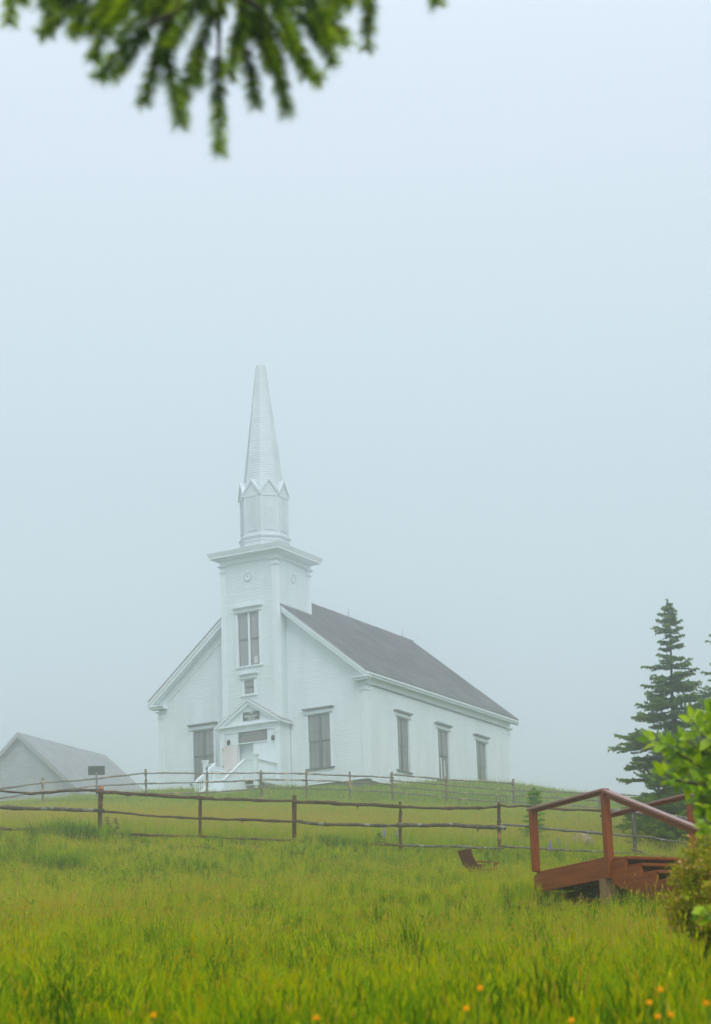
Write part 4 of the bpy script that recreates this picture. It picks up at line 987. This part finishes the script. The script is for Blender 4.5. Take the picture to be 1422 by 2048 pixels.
for px,py,Y,lb in [(768,1662,52,'purple lupine behind the fence, left of the middle post'),(793,1667,52,'purple lupine touching the thin fence post'),(941,1678,51.5,'pale lupine behind the fence above the garden chair'),(1100,1690,49,'pale lupine just left of the boulder, below the sapling'),(1118,1684,51.5,'pale lupine between the sapling and the boulder'),(1136,1690,51.5,'pale lupine nearest the boulder')]:
    lupine(px,py,Y,lb)
def dock(px,py,Y,label):
    p=at(px,py,Y); gz_=h(p.x,p.y); hh=max(.4,p.z-gz_+.05); t=empty('dock_plant',(p.x,p.y,gz_)); tag(t,label,'weed','rusty docks by the fence')
    m=MB(); m.tube([(0,0,-.05),(.02,0,hh*.6),(.05,0,hh)],[.006,.005,.002],5); m.build('stalk',STALK,t)
    m=MB()
    for k in range(130):
        q=FL.random(); c=Vector((.02+.06*q+FL.gauss(0,.03),FL.gauss(0,.025),hh-.26*q)); s=FL.uniform(.008,.018)
        d=Vector((FL.uniform(-1,1),FL.uniform(-1,1),FL.uniform(-1,1))).normalized(); e2=d.cross(Vector((.3,.5,.7))).normalized()
        m.face([c-d*s,c+e2*s,c+d*s,c-e2*s])
    m.build('seed_head',DOCKM,t,fixn=False)
dock(211,1638,50.6,'rusty dock seed head just right of the leftmost fence post'); dock(229,1641,50.4,'rusty dock seed head, second right of the leftmost fence post')
def hawkweed(px,py,Y,label,m_=ORANGE,dia=.019):
    p=at(px,py,Y); gz_=h(p.x,p.y); hh=max(.12,p.z-gz_); t=empty('hawkweed',(p.x,p.y,gz_)); tag(t,label,'flower','orange hawkweed in the foreground grass')
    m=MB(); bx,by=FL.uniform(-.05,.05),FL.uniform(-.05,.05); m.tube([(bx,by,-.03),(bx*.4,by*.4,hh*.6),(0,0,hh)],[.0022,.002,.0016],5); m.build('stem',STALK,t)
    m=MB()
    for r,n,zz in ((dia/2,15,.001),(dia*.33,11,.004),(dia*.16,7,.006)):
        for k in range(n):
            a=6.283*k/n+r*90; TR_=Matrix.Rotation(math.radians(58),3,'X'); d=TR_@Vector((math.cos(a),math.sin(a),.28)).normalized(); s=TR_@Vector((-math.sin(a),math.cos(a),0))*r*.28
            c=Vector((0,-.004,hh))+TR_@Vector((0,0,zz)); m.face([c,c+d*r*.5+s*.6,c+d*r+s*.7,c+d*r*1.03-s*.7,c+d*r*.5-s*.6])
    m.build('flower_head',m_,t,fixn=False)
    m=MB(); m.tube([(0,0,hh-.008),(0,0,hh),(0,0,hh+.004)],[.002,.005,.006],8); m.build('bud_cup',STALK,t)
for px,py,Y,lb in [(960,1977,6.35,'orange flower highest above the right-centre foreground grass'),(932,2018,6.35,'orange flower low in the centre foreground, below another one'),(1143,2042,6.35,'orange flower at the bottom edge right of centre'),(1298,2006,6.35,'orange flower beside a pale blade in the right foreground'),(1321,1980,6.35,'topmost orange flower of the right-hand cluster'),
  (1412,2007,6.35,'large orange flower nearest the right edge'),(1315,2034,6.35,'left of the two lowest orange flowers at bottom right'),(1341,2030,6.35,'right of the two lowest orange flowers at bottom right'),(308,2031,6.35,'orange flower at the bottom left'),(633,2037,6.35,'orange flower at the bottom edge left of centre')]:
    hawkweed(px,py,Y,lb)

# ------------------------------------------------------------------ grass (geometry-node scatter of clumps)
GR=random.Random(77); NR=np.random.default_rng(5)
def clump(name,mt,n,rad,hmin,hmax,width,bend,tone,seed_frac=0,sd_tone=.95,flower=0,stalk_h=1.25,head=.07):
    m=MB(); tufts=[]
    for q in range(max(3,n//11)):
        a=GR.uniform(0,6.283); r=rad*math.sqrt(GR.random()); tufts.append((r*math.cos(a),r*math.sin(a),GR.gauss(0,.15),GR.uniform(.6,1.12)))
    for k in range(n):
        tf=GR.choice(tufts); p=Vector((tf[0]+GR.gauss(0,.018),tf[1]+GR.gauss(0,.018),-.02))
        hh=GR.uniform(hmin+(hmax-hmin)*.3,hmax)*tf[3]; az=GR.uniform(0,6.283); ln=GR.uniform(.1,1)*bend*hh; d=Vector((math.cos(az),math.sin(az),0)); w=width*GR.uniform(.6,1.3)
        fa=GR.uniform(0,6.283); s=Vector((math.cos(fa),math.sin(fa),0))*w/2
        tn=tone+tf[2]*1.25+GR.gauss(0,.09)
        if GR.random()<seed_frac:
            hh*=stalk_h; top=p+d*ln*.5+Vector((0,0,hh)); mid=p+d*ln*.15+Vector((0,0,hh*.55)); s2=s*.4
            m.face([p-s2,p+s2,mid+s2,mid-s2],tn); m.face([mid-s2,mid+s2,top+s2*.6,top-s2*.6],tn)
            for q in range(3):
                fa2=fa+q*1.05; e=Vector((math.cos(fa2),math.sin(fa2),0))*w*GR.uniform(.6,1.0); hl=head*GR.uniform(.7,1.3)
                m.face([top-Vector((0,0,hl*.2)),top+e+Vector((0,0,hl*.35)),top+d*.01+Vector((0,0,hl)),top-e+Vector((0,0,hl*.35))],min(1,sd_tone+GR.gauss(0,.05)))
            continue
        droop=GR.random()<.25
        pts=[p,p+d*ln*.12+Vector((0,0,hh*.4)),p+d*ln*.45+Vector((0,0,hh*.78)),p+d*ln*(1.0 if not droop else 1.5)+Vector((0,0,hh*(1.0 if not droop else .82)))]
        m.face([pts[0]-s*.8,pts[0]+s*.8,pts[1]+s,pts[1]-s],tn); m.face([pts[1]-s,pts[1]+s,pts[2]+s*.75,pts[2]-s*.75],tn); m.face([pts[2]-s*.75,pts[2]+s*.75,pts[3]],tn)
    me=m.mesh(name,mt,fixn=False); return bpy.data.objects.new(name,me)
def scatter(name,clumps,pts,label):
    """pts: array x,y,scale,tint,idx"""
    c=bpy.data.collections.new(name+'_clumps')
    for i,o in enumerate(clumps): o.name='%s_clump_%02d'%(name,i); c.objects.link(o)
    z=H(pts[:,0],pts[:,1])
    me=bpy.data.meshes.new(name); me.from_pydata(np.stack([pts[:,0],pts[:,1],z],1).tolist(),[],[])
    def attr(n,t,v,k='value'):
        a=me.attributes.new(n,t,'POINT'); a.data.foreach_set(k,np.asarray(v).ravel())
    attr('tint','FLOAT',pts[:,3].astype(np.float32)); attr('idx','INT',pts[:,4].astype(np.int32)); attr('scl','FLOAT',pts[:,2].astype(np.float32))
    rot=np.zeros((len(pts),3),np.float32); rot[:,2]=NR.uniform(0,6.283,len(pts)); rot[:,0]=NR.normal(0,.06,len(pts)); rot[:,1]=NR.normal(0,.06,len(pts))
    attr('rot','FLOAT_VECTOR',rot,'vector')
    ob=link(name,me); tag(ob,label,kind='stuff')
    g=bpy.data.node_groups.new(name+'_scatter','GeometryNodeTree')
    g.interface.new_socket('Geometry',in_out='INPUT',socket_type='NodeSocketGeometry'); g.interface.new_socket('Geometry',in_out='OUTPUT',socket_type='NodeSocketGeometry')
    N=g.nodes; gi=N.new('NodeGroupInput'); go=N.new('NodeGroupOutput'); ci=N.new('GeometryNodeCollectionInfo'); ci.inputs['Collection'].default_value=c
    ci.inputs['Separate Children'].default_value=True; ci.inputs['Reset Children'].default_value=True
    ip=N.new('GeometryNodeInstanceOnPoints'); ip.inputs['Pick Instance'].default_value=True
    def na(n,t):
        k=N.new('GeometryNodeInputNamedAttribute'); k.data_type=t; k.inputs['Name'].default_value=n
        return [s for s in k.outputs if s.enabled and s.name=='Attribute'][0]
    g.links.new(gi.outputs[0],ip.inputs['Points']); g.links.new(ci.outputs[0],ip.inputs['Instance'])
    g.links.new(na('idx','INT'),ip.inputs['Instance Index']); g.links.new(na('scl','FLOAT'),ip.inputs['Scale'])
    er=N.new('FunctionNodeEulerToRotation'); g.links.new(na('rot','FLOAT_VECTOR'),er.inputs[0]); g.links.new(er.outputs[0],ip.inputs['Rotation'])
    g.links.new(ip.outputs[0],go.inputs[0])
    m=ob.modifiers.new('scatter','NODES'); m.node_group=g
    return ob
def patch(x,y,f1=.35,f2=.9,ph=0):
    return (np.sin(x*f1*1.3+y*f1*.4+ph)*np.sin(y*f1*.55-x*.3*f1+1.7+ph)+.6*np.sin(x*f2+1.1*ph)*np.sin(y*f2*.45+2.1)+.35*np.sin(x*2.3+y*.8)*np.sin(y*1.2-x*.9))
def rnd(y0,y1,dens,mx=1.9):
    w=lambda y:.172*y+mx
    n=int((y1-y0)*2*w((y0+y1)/2)*dens*1.35); y=NR.uniform(y0,y1,n); x=NR.uniform(-1,1,n)*w(y1); k=np.abs(x)<w(y)
    return x[k],y[k]
def free(x,y,keep=None):
    # no grass inside buildings
    a=AZ; dx,dy=x-.3866,y-111.12; lx=dx*math.cos(a)-dy*math.sin(a); ly=dx*math.sin(a)+dy*math.cos(a)
    ins=((lx>-13.1)&(lx<.0)&(ly>0)&(ly<17.6))|((lx>-8.1)&(lx<-4.7)&(ly>-5.3)&(ly<.1))
    # nor through the stair landing
    ex,ey=x-P1.x,y-P1.y; sa=ex*Adir.x+ey*Adir.y; sb_=ex*Bdir.x+ey*Bdir.y
    ins|=((sa>-1.5)&(sa<2.1)&(sb_>-.02)&(sb_<1.35)&(NR.random(len(x))<.85))
    return ~ins
G1=[clump('g',GRASSM,110,.18,.10,.30,.0046,.5,.38,.03,.9,head=.03) for _ in range(4)]+[clump('g',GRASSM,105,.18,.10,.31,.0044,.42,.48,.12,.92,head=.035) for _ in range(3)]+[clump('g',GRASSM,80,.15,.18,.42,.006,.6,.24,.0) for _ in range(2)]+[clump('g',GRASSM,90,.18,.12,.32,.0044,.45,.60,.22,.97,head=.035,stalk_h=1.4)]
P=[]
for (y0,y1,d,s0) in ((4.5,12,27,1.0),(12,22,20,1.0),(22,36,16,1.0),(36,51,15,1.0)):
    x,y=rnd(y0,y1,d); k=free(x,y); x,y=x[k],y[k]; pt=patch(x,y)
    tint=.085*pt+.07*np.sin(y*.42+x*.11+.8)+.05*np.sin(y*1.05-x*.35)+NR.normal(0,.07,len(x))-.03+ .10*np.clip((y-10)/20,0,1)*np.clip((44-y)/10,-.3,1)
    sc=s0*np.where(y>18,.82,1.0)*(NR.uniform(.75,1.15,len(x)))*(1+.26*patch(x,y,.6,1.7,2)); sc*=np.where(y>45,.92,1)
    ty=NR.choice(10,len(x),p=[.12,.12,.12,.12,.12,.12,.11,.04,.04,.09])
    tall=patch(x,y,.8,1.5,4.2)>1.75; ty=np.where(tall,NR.integers(7,9,len(x)),ty); tint=np.where(tall,tint-.08,tint)
    tint=tint-.10*np.clip((11-y)/4,0,1); ex,ey=x-P1.x,y-P1.y; sa=ex*Adir.x+ey*Adir.y; sb_=ex*Bdir.x+ey*Bdir.y; sc=np.where((sa>-.9)&(sa<2.2)&(sb_>-1.2)&(sb_<.3),sc*.62,sc)
    P.append(np.stack([x,y,sc,tint,ty],1))
# tussocks against the fence and by the piles
for (px,py,Y,n,s_) in ((140,1668,48.6,26,1.55),(100,1672,48.8,14,1.2),(215,1672,49.4,10,1.0),(690,1692,49.3,16,1.05),(650,1688,49.5,8,.9),(120,1735,42,14,1.0),(1280,1800,27.0,14,1.0),(440,1682,49.5,6,.9)):
    p=at(px,py,Y); q=np.stack([NR.normal(p.x,.30,n),NR.normal(p.y,.25,n),np.full(n,s_)*NR.uniform(.8,1.15,n),np.full(n,-.03)+NR.normal(0,.06,n),NR.integers(7,9,n)],1); P.append(q)
def weed(nl,L,wd,tone):
    m=MB()
    for k in range(nl):
        a=6.283*k/nl+GR.uniform(-.3,.3); d=Vector((math.cos(a),math.sin(a),0)); sd=Vector((-d.y,d.x,0)); l=L*GR.uniform(.6,1.2); up=GR.uniform(.5,1.1); tn=tone+GR.gauss(0,.07); w_=wd*GR.uniform(.7,1.2)
        p=[Vector((0,0,.0)),d*l*.35+Vector((0,0,l*up*.6)),d*l*.8+Vector((0,0,l*up*.85)),d*l*1.15+Vector((0,0,l*up*.75))]
        m.face([p[0],p[1]+sd*w_*.8,p[1]-sd*w_*.8],tn); m.face([p[1]-sd*w_*.8,p[1]+sd*w_*.8,p[2]+sd*w_,p[2]-sd*w_],tn); m.face([p[2]-sd*w_,p[2]+sd*w_,p[3]],tn)
    me=m.mesh('g',GRASSM,fixn=False); return bpy.data.objects.new('g',me)
G1+=[clump('g',GRASSM,12,.14,.26,.44,.008,.9,.45) for _ in range(2)]
x,y=rnd(6.3,11,4); P.append(np.stack([x,y,NR.uniform(.7,1.05,len(x)),NR.normal(.0,.10,len(x)),NR.integers(10,12,len(x))],1))
G1+=[weed(14,.15,.012,.34),weed(10,.16,.016,.40)]
x,y=rnd(10,50,1.6); P.append(np.stack([x,y,NR.uniform(.7,1.25,len(x)),NR.normal(.0,.07,len(x)),NR.integers(12,14,len(x))],1))
grass=scatter('meadow_grass',G1,np.concatenate(P),'lush wet green meadow grass on the near slope')
G2=[clump('h',HAYM,60,.22,.20,.46,.006,.35,.50,.22,.93,head=.07) for _ in range(3)]+[clump('h',HAYM,60,.22,.16,.38,.006,.4,.36,.06,.8,head=.05) for _ in range(3)]
G3=[clump('h',HAYM,70,.36,.14,.30,.011,.4,.26,.03,.7) for _ in range(3)]
P=[]
x,y=rnd(50.6,70,15,2.5); k=~(((x-8.9)**2+(y-59.3)**2<5.5)|((x-7.7)**2+(y-54.6)**2<3.2)); x,y=x[k],y[k]; pt=patch(x,y); n=len(x)
P.append(np.stack([x,y,NR.uniform(.7,1.15,n)*(1.0-.15*np.clip((y-52)/15,0,1)),.05*pt+NR.normal(0,.05,n),NR.choice(6,n,p=[.26,.26,.2,.1,.09,.09])],1))
x,y=rnd(68,88,9,2.5); pt=patch(x,y); n=len(x)
P.append(np.stack([x,y,NR.uniform(.6,.9,n),.05*pt+NR.normal(0,.05,n)-.05,NR.choice(9,n,p=[.1,.1,.1,.14,.13,.13,.1,.1,.1])],1))
x,y=rnd(86,135,8.5,4); k=free(x,y); x,y=x[k],y[k]; pt=patch(x,y); n=len(x)
P.append(np.stack([x,y,NR.uniform(.75,1.15,n),.06*pt+NR.normal(0,.05,n)-.08,6+NR.integers(0,3,n)],1))
# taller grass along the church front
n=90; lx=NR.uniform(-13,-8.2,n); ly=-NR.uniform(.1,.9,n); X=.3866+lx*math.cos(AZ)+ly*math.sin(AZ); Yv=111.12-lx*math.sin(AZ)+ly*math.cos(AZ)
P.append(np.stack([X,Yv,NR.uniform(.7,1.2,n),np.full(n,-.15),NR.integers(3,6,n)],1))
hay=scatter('hay_grass',G2+G3,np.concatenate(P),'yellow-green hay grass with seed heads beyond the log fence')
# small yellow flowers dotted through the meadow
m=MB(); x,y=rnd(11,49,4.5,1.0); zz=H(x,y)
for a,b_,c in zip(x,y,zz):
    hh=GR.uniform(.24,.40); p=Vector((a,b_,c+hh)); s=GR.uniform(.012,.020)
    for q in range(5):
        t1=q*1.257; m.face([p,p+Vector((math.cos(t1-.5)*s,math.sin(t1-.5)*s,.004)),p+Vector((math.cos(t1)*s*1.2,math.sin(t1)*s*1.2,.006)),p+Vector((math.cos(t1+.5)*s,math.sin(t1+.5)*s,.004))])
    m.face([p,p+Vector((.0015,0,-hh)),p+Vector((-.0015,0,-hh))])
tag(m.build('buttercups',YELLOW,None,fixn=False),'tiny yellow buttercups scattered through the meadow',kind='stuff')

# ------------------------------------------------------------------ fog
hz=MB(); hz.box(-255,255,-45,405,-12,46); hz=hz.build('haze',None); tag(hz,'even grey fog filling the air',kind='stuff')
hm=bpy.data.materials.new('fog'); hm.use_nodes=True; n=hm.node_tree; n.nodes.clear()
vo=n.nodes.new('ShaderNodeVolumePrincipled'); vo.inputs['Density'].default_value=.0043; vo.inputs['Color'].default_value=(.985,.995,1,1); vo.inputs['Anisotropy'].default_value=.92
ou=n.nodes.new('ShaderNodeOutputMaterial'); n.links.new(vo.outputs[0],ou.inputs['Volume']); hz.data.materials.append(hm)
